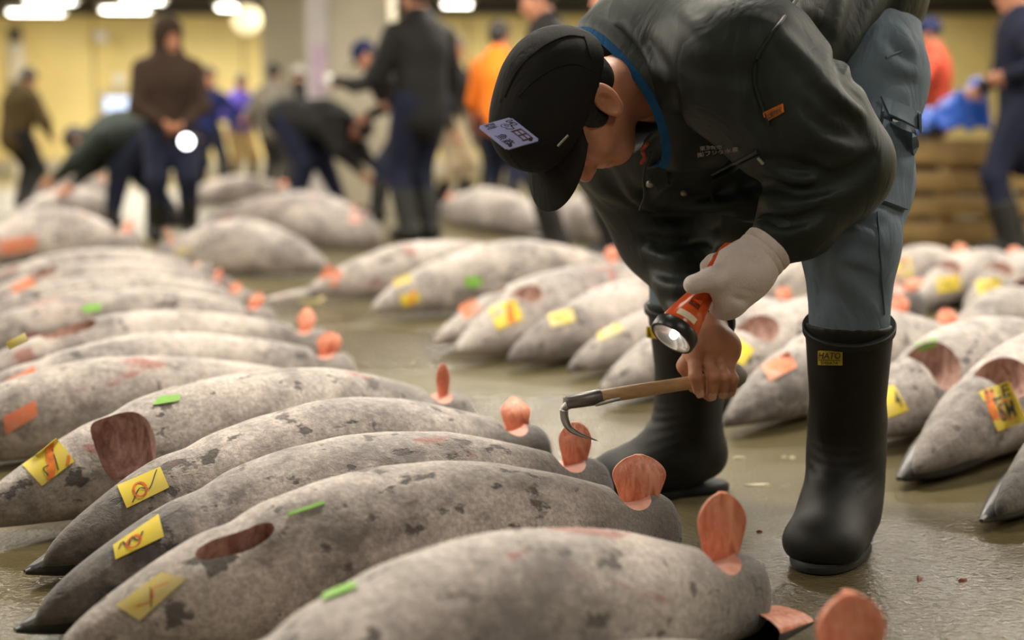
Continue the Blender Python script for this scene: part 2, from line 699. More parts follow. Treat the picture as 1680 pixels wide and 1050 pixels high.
def mat_skin_fish():
    m, nt, b = nodes_of('frosted_tuna_skin')
    obj = coords(nt)
    gen = coords(nt, 'Generated')
    info = nt.nodes.new('ShaderNodeObjectInfo')
    off = nt.nodes.new('ShaderNodeVectorMath'); off.operation = 'ADD'
    sc = nt.nodes.new('ShaderNodeVectorMath'); sc.operation = 'SCALE'
    sc.inputs[0].default_value = (37, 21, 53)
    nt.links.new(info.outputs['Random'], sc.inputs['Scale'])
    nt.links.new(obj, off.inputs[0]); nt.links.new(sc.outputs[0], off.inputs[1])
    co = off.outputs[0]
    sx = nt.nodes.new('ShaderNodeSeparateXYZ'); nt.links.new(gen, sx.inputs[0])
    par = nt.nodes.new('ShaderNodeSeparateColor'); nt.links.new(info.outputs['Color'], par.inputs[0])
    big = noise(nt, mapping(nt, co, (0.7, 1, 1)), 6, 7, 0.62, 0.4)
    mid = noise(nt, co, 24, 6, 0.68, 0.3)
    fine = noise(nt, co, 110, 5, 0.75)
    grain = noise(nt, mapping(nt, co, (0.6, 1, 1)), 48, 5, 0.7, 0.3)
    frost = ramp(nt, mth(nt, 'ADD', mth(nt, 'MULTIPLY', big, 0.58), mth(nt, 'ADD', mth(nt, 'MULTIPLY', mid, 0.28), mth(nt, 'MULTIPLY', grain, 0.18))),
                 [(0.43, 0.0), (0.51, 0.52), (0.60, 1.0)])
    c = mixc(nt, frost, (0.200, 0.172, 0.162), (0.75, 0.662, 0.615))
    c = mixc(nt, ramp(nt, fine, [(0.42, 0.45), (0.58, 0.0)]), c, (0.170, 0.150, 0.142))
    # bare dark spots where the frost has been knocked off
    sp = ramp(nt, noise(nt, mapping(nt, co, (0.7, 1, 1), (5, 1, 2)), 25, 4, 0.55, 0.12), [(0.605, 0.0), (0.65, 0.85)])
    c = mixc(nt, sp, c, (0.060, 0.052, 0.052))
    # rose tint and raw scrapes
    c = mixc(nt, ramp(nt, noise(nt, co, 3.1, 3), [(0.52, 0.0), (0.75, 0.20)]), c, (0.50, 0.33, 0.28))
    rs = ramp(nt, noise(nt, mapping(nt, co, (0.75, 1.3, 1.3), (9, 4, 1), (0, 0, 0.5)), 6.0, 3, 0.5, 0.6), [(0.665, 0.0), (0.70, 0.7)])
    c = mixc(nt, rs, c, (0.34, 0.095, 0.075))
    # snout handled bare, slate tail
    nose_ = ramp(nt, mth(nt, 'ADD', sx.outputs[0], mth(nt, 'MULTIPLY', mth(nt, 'SUBTRACT', mid, 0.5), 0.22)), [(0.02, 1.0), (0.13, 0.72), (0.30, 0.0)])
    c = mixc(nt, mth(nt, 'MULTIPLY', nose_, par.outputs[0]), c, mixc(nt, frost, (0.022, 0.020, 0.020), (0.115, 0.100, 0.090)))
    tail_ = ramp(nt, mth(nt, 'ADD', sx.outputs[0], mth(nt, 'MULTIPLY', mth(nt, 'SUBTRACT', big, 0.5), 0.12)), [(0.76, 0.0), (0.88, 0.62), (0.96, 0.95)])
    c = mixc(nt, mth(nt, 'MULTIPLY', tail_, par.outputs[1]), c, mixc(nt, frost, (0.070, 0.063, 0.065), (0.135, 0.122, 0.122)))
    nt.links.new(c, b.inputs['Base Color'])
    nt.links.new(ramp(nt, frost, [(0, 0.52), (1, 0.80)]), b.inputs['Roughness'])
    b.inputs['Specular IOR Level'].default_value = 0.35
    b.inputs['Sheen Weight'].default_value = 0.30
    b.inputs['Sheen Roughness'].default_value = 0.5
    h = mth(nt, 'ADD', mth(nt, 'MULTIPLY', fine, 0.34), mth(nt, 'ADD', mth(nt, 'ADD', mth(nt, 'MULTIPLY', mid, 0.7), mth(nt, 'MULTIPLY', grain, 0.5)), mth(nt, 'MULTIPLY', sp, -0.25)))
    bump(nt, b, h, 0.85, 0.008)
    return m


def mat_flesh(name, a, bcol, scale=30, stretch=(1, 1, 6), rough=0.45, sss=0.15):
    m, nt, b = nodes_of(name)
    co = coords(nt)
    n = noise(nt, mapping(nt, co, stretch), scale, 5, 0.6, 0.8)
    c = ramp(nt, n, [(0.35, a), (0.65, bcol)])
    c = mixc(nt, ramp(nt, noise(nt, co, 90, 4), [(0.55, 0.0), (0.75, 0.4)]), c, (0.80, 0.52, 0.44))
    nt.links.new(c, b.inputs['Base Color'])
    b.inputs['Roughness'].default_value = rough
    b.inputs['Subsurface Weight'].default_value = sss
    b.inputs['Subsurface Scale'].default_value = 0.01
    bump(nt, b, n, 0.5, 0.004)
    return m


def mat_paper(name, col, fade=(0.62, 0.55, 0.42), amt=0.35):
    m, nt, b = nodes_of(name)
    co = coords(nt)
    f = ramp(nt, noise(nt, co, 26, 4, 0.6), [(0.42, 0.0), (0.72, amt)])
    nt.links.new(mixc(nt, f, col, fade), b.inputs['Base Color'])
    b.inputs['Roughness'].default_value = 0.6
    return m


def mat_wood(name, a, c_, scale=(1, 1, 12), rough=0.5):
    m, nt, b = nodes_of(name)
    co = coords(nt)
    n = noise(nt, mapping(nt, co, scale), 6, 5, 0.6, 0.6)
    nt.links.new(ramp(nt, n, [(0.3, a), (0.7, c_)]), b.inputs['Base Color'])
    b.inputs['Roughness'].default_value = rough
    bump(nt, b, n, 0.15, 0.003)
    return m


def mat_cloth(name, col, rough=0.75, weave=900, crease=0.5, cscale=9, spec=0.3, sheen=0.0, var=0.25):
    m, nt, b = nodes_of(name)
    co = coords(nt)
    n = noise(nt, co, 4, 5, 0.6)
    lo = tuple(c * (1 - var) for c in col); hi = tuple(c * (1 + var) for c in col)
    nt.links.new(ramp(nt, n, [(0.3, lo), (0.7, hi)]), b.inputs['Base Color'])
    b.inputs['Roughness'].default_value = rough
    b.inputs['Specular IOR Level'].default_value = spec
    b.inputs['Sheen Weight'].default_value = sheen
    cr = noise(nt, mapping(nt, co, (1.0, 1.0, 0.55), (0, 0, 0), (0.3, 0.5, 0.2)), cscale, 3, 0.5, 1.6)
    ridge = mth(nt, 'ABSOLUTE', mth(nt, 'SUBTRACT', cr, 0.5))
    h = mth(nt, 'ADD', mth(nt, 'MULTIPLY', ridge, 2.2), mth(nt, 'MULTIPLY', noise(nt, co, weave, 1), 0.03))
    bump(nt, b, h, crease, 0.012)
    return m


def mat_skin(name, col=(0.53, 0.245, 0.15)):
    m, nt, b = nodes_of(name)
    co = coords(nt)
    n = noise(nt, co, 26, 5, 0.6)
    c = ramp(nt, n, [(0.3, tuple(x * 0.8 for x in col)), (0.55, col), (0.75, (col[0] * 1.12, col[1] * 0.95, col[2] * 0.88))])
    nt.links.new(c, b.inputs['Base Color'])
    b.inputs['Roughness'].default_value = 0.48
    b.inputs['Subsurface Weight'].default_value = 0.18
    b.inputs['Subsurface Radius'].default_value = (1, 0.35, 0.2)
    b.inputs['Subsurface Scale'].default_value = 0.008
    bump(nt, b, noise(nt, co, 220, 3), 0.12, 0.002)
    return m


M['floor'] = mat_floor()
M['tuna'] = mat_skin_fish()
M['flesh'] = mat_flesh('cut_tuna_flesh', (0.52, 0.125, 0.06), (0.80, 0.36, 0.23), 14, (5, 5, 1))
M['flesh_pale'] = mat_flesh('frozen_cut_flesh', (0.62, 0.29, 0.22), (0.72, 0.44, 0.37), 24)
M['cavity'] = mat_flesh('gill_cavity', (0.24, 0.115, 0.09), (0.53, 0.355, 0.30), 22, (3, 3, 1), 0.6, 0.05)
M['finskin'] = plain('dark_tail_skin', (0.035, 0.032, 0.034), 0.38, 0.5, 30, 0.3, 60)
M['yellow'] = mat_paper('yellow_paper', (0.78, 0.60, 0.035))
M['yellow_pale'] = mat_paper('faded_yellow_paper', (0.70, 0.56, 0.14), (0.60, 0.53, 0.43), 0.7)
M['orange_tag'] = mat_paper('faded_orange_paper', (0.72, 0.20, 0.09), (0.62, 0.42, 0.34), 0.75)
M['green_tag'] = mat_paper('green_paper', (0.22, 0.52, 0.07), (0.5, 0.55, 0.3), 0.4)
M['ink_red'] = plain('red_marker', (0.72, 0.13, 0.03), 0.6, 0.35, 60)
M['ink_orange'] = plain('orange_marker', (0.82, 0.20, 0.02), 0.6, 0.3, 60)
M['ink_black'] = plain('black_marker', (0.07, 0.055, 0.035), 0.6, 0.5, 60)
M['wall'] = plain('yellow_wall_paint', (0.78, 0.64, 0.27), 0.6, 0.10, 0.7)
M['wall_seam'] = plain('wall_seam', (0.36, 0.29, 0.13), 0.7)
M['wall_grey'] = plain('grey_wall', (0.46, 0.42, 0.32), 0.7, 0.12, 1.0)
M['ceiling'] = plain('ceiling_paint', (0.16, 0.13, 0.085), 0.8)
M['beam'] = plain('dark_steel', (0.045, 0.04, 0.034), 0.6)
M['column'] = plain('painted_column', (0.55, 0.50, 0.39), 0.6, 0.12, 2.5)
M['column_white'] = plain('white_column_cladding', (0.62, 0.58, 0.58), 0.6, 0.08, 2.5)
M['white'] = plain('white_enamel', (0.75, 0.74, 0.70), 0.45, 0.05)
M['tube'] = glow('lamp_tube', (1.0, 0.96, 0.86), 10.0)
M['bulb'] = glow('round_lamp', (1.0, 0.88, 0.55), 0.8)
M['wood_dark'] = mat_wood('brown_timber', (0.16, 0.095, 0.03), (0.30, 0.195, 0.07), (1, 6, 6))
M['tarp'] = mat_cloth('blue_tarpaulin', (0.012, 0.10, 0.55), 0.45, 300, 0.9, 6, 0.5)
M['skin'] = mat_skin('skin')
M['hair'] = plain('black_hair', (0.012, 0.010, 0.009), 0.5, 0.4, 40, 0.6, 90)
M['rubber'] = plain('black_rubber', (0.0125, 0.0118, 0.011), 0.60, 0.3, 12, 0.10, 60, 0.0, 0.35)
M['screen'] = glow('lit_window', (0.45, 0.56, 0.82), 1.3)

# ------------------------------------------------------------------ the hall
X0, X1, Y0, Y1 = -11.0, 11.0, -3.0, 28.0


def slab(name, lo, hi, mat):
    o = box(name, lo, hi, mat)
    return struct(o)


slab('floor', (X0, Y0, -0.2), (X1, Y1, 0.0), M['floor'])
slab('ceiling', (X0, Y0, CEIL), (X1, Y1, CEIL + 0.2), M['ceiling'])
wb_ = slab('wall_back', (X0, Y1, 0.0), (X1, Y1 + 0.2, CEIL), M['wall_seam'])
slab('wall_left', (X0 - 0.2, Y0, 0.0), (X0, Y1, CEIL), M['wall'])
slab('wall_right', (X1, Y0, 0.0), (X1 + 0.2, Y1, CEIL), M['wall'])
slab('wall_front', (X0, Y0 - 0.2, 0.0), (X1, Y0, CEIL), M['wall_grey'])
slab('baseboard_back', (X0, Y1 - 0.09, 0.0), (X1, Y1 - 0.0501, 0.28), M['wall_grey'])
x = X0
k = 0
while x < X1 - 0.05:
    w = min(1.45, X1 - x)
    box('wall_panel', (x + 0.02, Y1 - 0.05, 0.02), (x + w - 0.02, Y1 + 0.02, CEIL - 0.32), M['wall'], wb_, 0.008)
    x += w
    k += 1
slab('trim_1', (X0, Y1 - 0.3, CEIL - 0.3), (X1, Y1, CEIL), M['beam'])
for i, yy in enumerate((9.0, 14.5, 20.0, 25.0)):
    slab('trim_%d' % (i + 2), (X0, yy - 0.12, CEIL - 0.22), (X1, yy + 0.12, CEIL), M['beam'])

# grey partition panel and the big column that stand half way down the hall
pa, pb = P(432, 200, 19.0), P(520, 200, 19.0)
slab('wall_middle', (pa.x, 19.0, 0.0), (pb.x, 19.15, CEIL), M['wall_grey'])
ca, cb, cc = P(505, 200, 14.4), P(542, 200, 14.4), P(640, 200, 14.4)
col = thing('column', 'thick square beige column rising behind the workers in dark clothes', 'column', ((ca.x + cc.x) / 2, 14.85, 0), None, 'structure')
box('shaft', (cb.x, 14.4, 0), (cc.x, 15.3, CEIL), M['column'], col, 0.02)
box('cladding', (ca.x, 14.36, 0.02), (cb.x, 15.2, CEIL), M['column_white'], col, 0.015)
box('notice', (P(508, 0, 14.3).x, 14.345, P(0, 155, 14.3).z), (P(532, 0, 14.3).x, 14.358, P(0, 70, 14.3).z), plain('faded_notice', (0.55, 0.42, 0.55), 0.6, 0.3, 6), col)
settle(col)

# doorway with a pale lit window in the back wall, and wall fittings
wn = thing('window_1', 'small bluish lit window in the yellow back wall', 'window', P(196, 190, 27.9), None, 'structure')
a, b_ = P(176, 203, 27.9), P(216, 160, 27.9)
box('frame', (a.x - 0.12, 27.80, a.z - 0.12), (b_.x + 0.12, 27.949, b_.z + 0.12), M['wall_grey'], wn, 0.01)
box('pane', (a.x, 27.79, a.z), (b_.x, 27.81, b_.z), M['screen'], wn)
settle(wn)


def lamp(loc, label, watts=None, ln=1.25, group=None):
    t = thing('fluorescent_light', label, 'ceiling light', loc, group)
    x, y, z = loc
    box('housing', (x - ln / 2 - 0.04, y - 0.15, z + 0.03), (x + ln / 2 + 0.04, y + 0.15, z + 0.10), M['white'], t, 0.01)
    for s in (-1, 1):
        tube('tube', [(x - ln / 2, y + s * 0.08, z), (x + ln / 2, y + s * 0.08, z)], 0.018, M['tube'], t, 8)
        for e in (-1, 1):
            box('tube_socket', (x + e * ln / 2 - 0.012, y + s * 0.08 - 0.02, z - 0.02), (x + e * ln / 2 + 0.012, y + s * 0.08 + 0.02, z + 0.03), M['white'], t)
    for e in (-1, 1):
        tube('hanger_rod', [(x + e * ln * 0.4, y, z + 0.09), (x + e * ln * 0.4, y, CEIL)], 0.008, M['beam'], t, 6)
    settle(t)
    ld = bpy.data.lights.new('lamp_light', 'AREA')
    ld.shape = 'RECTANGLE'
    ld.size = ln
    ld.size_y = 0.2
    ld.energy = watts if watts is not None else LAMP_WATT
    ld.color = LAMP_COLOR
    lo = bpy.data.objects.new('lamp_light', ld)
    COL.objects.link(lo)
    lo.location = (0, 0, -0.025)
    lo.parent = t
    return t


# the fixtures seen at the top of the frame
for (px, py, Y, ln, lb) in ((60, 21, 23.0, 0.85, 'fluorescent light at the top left corner above the olive jacket worker'),
                            (207, 17, 23.0, 0.75, 'fluorescent light glowing above and left of the hooded man'),
                            (374, 13, 23.0, 0.32, 'short fluorescent light glowing above and right of the hooded man'),
                            (750, 8, 23.0, 0.45, 'short fluorescent light above the worker in the orange vest'),
                            (84, 3, 21.5, 0.7, 'further fluorescent light behind the one in the top left corner'),
                            (236, 2, 21.5, 0.6, 'further fluorescent light behind the one left of the hooded man')):
    p = P(px, py, Y)
    lamp((p.x, p.y, min(p.z, CEIL - 0.16)), lb, None, ln)
# the same rows go on over the rest of the hall, above the frame
for yy in (3.6, 7.2, 10.9, 15.0, 19.3):
    for xx in (-7.4, -3.7, 0.2, 3.7, 7.4):
        lamp((xx, yy, 3.02), 'fluorescent light of the rows over the market floor above the photo', group='ceiling lights over the hall')
for xx in (-1.9, 1.9):  # added pair of dim unseen fixtures, frontal fill for the near side
    lamp((xx, 0.2, 3.02), 'added fluorescent fill light overhead near the camera, out of view', 18.0, group='added fill lights overhead')
for xx in (-9.2, -6.4, -3.6, -0.8, 2.0, 4.8, 7.6):  # extra row added out of view to brighten the back wall
    lamp((xx, 25.6, 3.24), 'added fluorescent light behind the ceiling beam, brightening the back wall', 38.0, group='added lights for the back wall')

# round lamps on the back wall
for (px, py, r, mt, lb) in ((405, 32, 0.26, M['bulb'], 'round yellow glowing lamp under the ceiling right of the hooded man'),
                            (166, 60, 0.13, M['white'], 'small round white lamp on the yellow back wall'),
                            (195, 132, 0.12, M['white'], 'small pale round lamp above the lit window')):
    p = P(px, py, 26.0 if mt is M['bulb'] else 27.6)
    t = thing('round_lamp', lb, 'lamp', p)
    bm = bmesh.new()
    bmesh.ops.create_uvsphere(bm, u_segments=20, v_segments=12, radius=r)
    bmesh.ops.scale(bm, vec=(1, 0.6, 1), verts=bm.verts)
    bmesh.ops.translate(bm, vec=p, verts=bm.verts)
    bm_obj('globe', bm, mt, t)
    if mt is M['bulb']:
        tube('stem', [p, (p.x, p.y, CEIL)], 0.03, M['beam'], t, 8)
    else:
        tube('stem', [p, (p.x, 27.95, p.z)], 0.04, M['wall_grey'], t, 8)
    settle(t)
# vertical pipe on the wall at the far left
p = P(26, 100, 25.5)
t = thing('wall_pipe', 'thick pale vertical pipe in front of the yellow wall at far left', 'pipe', (p.x, p.y, 0))
tube('pipe', [(p.x, p.y, 0), (p.x, p.y, 2.35)], 0.16, M['wall_grey'], t, 14)
tube('valve', [(p.x, p.y, 2.35), (p.x, p.y, 2.62)], [0.11, 0.13], M['beam'], t, 14)
for z in (0.7, 1.6):
    tube('clamp', [(p.x, p.y, z), (p.x, p.y, z + 0.08)], 0.175, M['beam'], t, 14)
settle(t)

# timber stand with a blue tarpaulin, right
def timber_stand():
    Y = 9.2
    a, b_ = P(1470, 385, Y), P(1700, 240, Y)
    x0, x1, zt = a.x, b_.x, P(0, 238, Y).z
    t = thing('timber_stand', 'brown wooden stand of planks below the blue tarpaulin', 'stand', ((x0 + x1) / 2, Y + 0.4, 0))
    n = 3
    for i in range(4):
        xx = x0 + (x1 - x0) * i / 3
        for yy in (Y, Y + 0.8):
            box('post', (xx - 0.04, yy - 0.04, 0), (xx + 0.04, yy + 0.04, zt), M['wood_dark'], t, 0.005)
    for i in range(4):
        z = 0.06 + i * (zt - 0.18) / 3
        box('rail', (x0 - 0.05, Y - 0.07, z), (x1 + 0.05, Y - 0.041, z + 0.12), M['wood_dark'], t, 0.005)
    for i in range(5):
        y = Y - 0.06 + i * 0.19
        box('top_plank', (x0 - 0.08, y, zt), (x1 + 0.08, y + 0.175, zt + 0.035), M['wood_dark'], t, 0.005)
    for i in range(4):
        z = 0.02 + i * 0.15
        box('back_plank', (x0, Y + 0.85, z), (x1, Y + 0.88, z + 0.14), M['wood_dark'], t, 0.005)
    settle(t)
    # tarpaulin: a crumpled sheet thrown over the top
    w0, w1 = P(1478, 0, Y).x, P(1618, 0, Y).x
    nu, nv = 40, 30
    top, bot, fs = [], [], []
    for j in range(nv + 1):
        for i in range(nu + 1):
            u, v = i / nu, j / nv
            xx = w0 + (w1 - w0) * u + .03 * math.sin(7 * v + 2)
            wr = .016 * math.sin(23 * u + 6 * v + 2 * math.sin(5 * v)) + .012 * math.sin(9 * u - 17 * v) + .008 * math.sin(41 * u + 11 * v)
            if v < .28:                       # part that hangs over the front edge
                hang = (1 - v / .28)
                yy = Y - .115 - .02 * hang + wr * .6
                zz = zt + .10 + (.30 * u ** 1.2) * (1 - .6 * hang) - (.02 + .20 * max(0, u - .45)) * hang + wr
            else:
                q = (v - .28) / .72
                yy = Y - .115 + .85 * q
                zz = zt + .10 + .30 * u ** 1.2 * (1 - .55 * q * q) + wr * 1.3
            top.append(Vector((xx, yy, zz)))
            bot.append(Vector((xx, yy + (.004 if v < .28 else 0), zz - .006)))
    W = nu + 1
    n0 = len(top)
    for j in range(nv):
        for i in range(nu):
            q = j * W + i
            fs.append((q, q + 1, q + W + 1, q + W))
            fs.append((n0 + q, n0 + q + W, n0 + q + W + 1, n0 + q + 1))
    rg = [i for i in range(W)] + [j * W + nu for j in range(1, nv + 1)] + [nv * W + i for i in range(nu - 1, -1, -1)] + [j * W for j in range(nv - 1, 0, -1)]
    for q in range(len(rg)):
        a_, c_ = rg[q], rg[(q + 1) % len(rg)]
        fs.append((a_, n0 + a_, n0 + c_, c_))
    o = mesh_obj('tarpaulin', top + bot, fs, M['tarp'])
    tag(o, 'crumpled bright blue tarpaulin thrown over the wooden stand', 'tarpaulin')


timber_stand()

# scraps of frozen flesh trodden into the wet floor
M['scrap'] = plain('pale_scrap', (0.55, 0.48, 0.33), 0.6, 0.2, 60)
M['scrap_red'] = plain('red_scrap', (0.25, 0.07, 0.045), 0.55, 0.3, 60)
for i, (px, py, ln, wd, an, mt, lb) in enumerate((
        (1242, 797, .052, .010, 8, 'scrap', 'long pale scrap of fish on the floor between the boots'),
        (1300, 752, .016, .009, 30, 'scrap', 'small pale crumb of ice beside the tall boot'),
        (1286, 751, .012, .008, -20, 'scrap', 'tiny pale crumb of ice left of the tall boot'),
        (1212, 752, .030, .008, 4, 'scrap', 'thin pale scrap behind the long one between the boots'),
        (1246, 873, .012, .006, 10, 'scrap_red', 'small dark red scrap near the red tail slices'),
        (1508, 950, .024, .008, 70, 'scrap_red', 'dark red sliver lying on the wet shining floor'),
        (1580, 953, .014, .007, 10, 'scrap_red', 'small dark scrap right of the sliver on the wet floor'))):
    c = G(px, py)
    vs, fs = [], []
    n = 14
    rng = random.Random(i)
    for q, (sc, z) in enumerate(((1, 0.0), (.9, .0025), (.5, .0045))):
        for k in range(n):
            t = 2 * math.pi * k / n
            r = 1 + .25 * math.sin(3 * t + i) + .12 * math.sin(5 * t + 2 * i)
            x_, y_ = math.cos(t) * ln / 2 * r * sc, math.sin(t) * wd / 2 * r * sc
            ca_, sa_ = math.cos(math.radians(an)), math.sin(math.radians(an))
            vs.append(Vector((x_ * ca_ - y_ * sa_, x_ * sa_ + y_ * ca_, z)))
    for q in range(2):
        for k in range(n):
            fs.append((q * n + k, q * n + (k + 1) % n, (q + 1) * n + (k + 1) % n, (q + 1) * n + k))
    fs.append(tuple(2 * n + k for k in range(n)))
    fs.append(tuple(range(n))[::-1])
    o = mesh_obj('fish_scrap', vs, fs, M[mt], None, True, None, 60)
    o.location = (c.x, c.y, 0.0)
    tag(o, lb, 'scrap', 'scraps on the wet floor')
# ------------------------------------------------------------------ tuna
PT = [0, .012, .03, .06, .10, .15, .22, .30, .40, .50, .60, .70, .78, .85, .90, .95, 1.0]
PR = [.10, .17, .25, .35, .46, .585, .72, .845, .955, 1.0, .985, .915, .82, .715, .63, .56, .50]


def profile(t):
    tt = np.linspace(0, 1, 401)
    r = np.interp(tt, PT, PR)
    k = np.hanning(33); k /= k.sum()
    rp = np.concatenate([np.full(16, r[0]), r, np.full(16, r[-1])])
    rs = np.convolve(rp, k, 'valid')
    w = np.clip(tt / 0.06, 0, 1)
    return float(np.interp(t, tt, rs * w + r * (1 - w)))


PROF = [profile(i / 400) for i in range(401)]


def prof(t):
    x = min(max(t, 0), 1) * 400
    i = min(int(x), 399)
    return PROF[i] + (PROF[i + 1] - PROF[i]) * (x - i)


def cut_with(o, cutters, solver='EXACT'):
    for c in cutters:
        m = o.modifiers.new('cut', 'BOOLEAN')
        m.operation = 'DIFFERENCE'
        m.object = c
        m.solver = solver
        m.material_mode = 'INDEX'
    dg = bpy.context.evaluated_depsgraph_get()
    dg.update()
    me = bpy.data.meshes.new_from_object(o.evaluated_get(dg))
    old = o.data
    o.modifiers.clear()
    o.data = me
    bpy.data.meshes.remove(old)
    for c in cutters:
        d = c.data
        bpy.data.objects.remove(c)
        bpy.data.meshes.remove(d)
    me.polygons.foreach_set('use_smooth', [True] * len(me.polygons))
    me.set_sharp_from_angle(angle=math.radians(42))


def ellipsoid_cutter(c, axes, r, mi, mats, p=1.0):
    bm = bmesh.new()
    bmesh.ops.create_uvsphere(bm, u_segments=28, v_segments=18, radius=1)
    A = Matrix([axes[0], axes[1], axes[2]]).transposed()
    for v in bm.verts:
        q = Vector((math.copysign(abs(v.co.x) ** p, v.co.x) * r[0], math.copysign(abs(v.co.y) ** p, v.co.y) * r[1], v.co.z * r[2]))
        v.co = Vector(c) + A @ q
    me = bpy.data.meshes.new('cutter')
    bm.to_mesh(me); bm.free()
    for m in mats:
        me.materials.append(m)
    me.polygons.foreach_set('material_index', [mi] * len(me.polygons))
    o = bpy.data.objects.new('cutter', me)
    COL.objects.link(o)
    return o


def flap_mesh(W, H, th, lean, tip=0.0, bend=0.3, base=0.62):
    """cut slice of tail meat standing up: flesh towards the snout (-x), skin behind"""
    nu, nv = 8, 16
    fr, bk = [], []
    for j in range(nv + 1):
        v = 1 - (1 - j / nv) ** 1.9 if j else 0.0
        if v < 0.55:
            w = base + (1 - base) * math.sin(v / 0.55 * math.pi / 2)
        else:
            e = (v - 0.55) / 0.45
            w = (1 - e ** 2.2) ** 0.5 if not tip else (1 - e ** 2) ** 0.5 * (1 - tip * e) + 0.0
        w = max(w, 0.22 if not tip else 0.08)
        for i in range(nu + 1):
            u = -1 + 2 * i / nu
            b = lean * v + bend * v * v
            ang = b * 0.5
            x = H * v * math.sin(ang)
            z = H * v * math.cos(ang)
            bul = 0.10 * W * (1 - u * u) * math.sin(v * math.pi)
            y = u * w * W / 2 * (1 + 0.05 * math.sin(9 * v + 2))
            fr.append(Vector((x - bul + 0.01 * math.sin(7 * u + 5 * v) * W, y, z)))
            tt = th * (0.35 + 0.65 * (1 - abs(u) ** 3))
            bk.append(Vector((x + tt, y * 1.02, z - 0.1 * tt)))
    Wd = nu + 1
    n = len(fr)
    fs, mi = [], []
    for j in range(nv):
        for i in range(nu):
            a = j * Wd + i
            fs.append((a, a + Wd, a + Wd + 1, a + 1)); mi.append(0)
            fs.append((n + a, n + a + 1, n + a + Wd + 1, n + a + Wd)); mi.append(1)
    ring = [i for i in range(Wd)] + [j * Wd + nu for j in range(1, nv + 1)] + [nv * Wd + i for i in range(nu - 1, -1, -1)] + [j * Wd for j in range(nv - 1, 0, -1)]
    for q in range(len(ring)):
        a, b = ring[q], ring[(q + 1) % len(ring)]
        fs.append((a, b, n + b, n + a)); mi.append(0)
    return fr + bk, fs, mi


FISH = {}


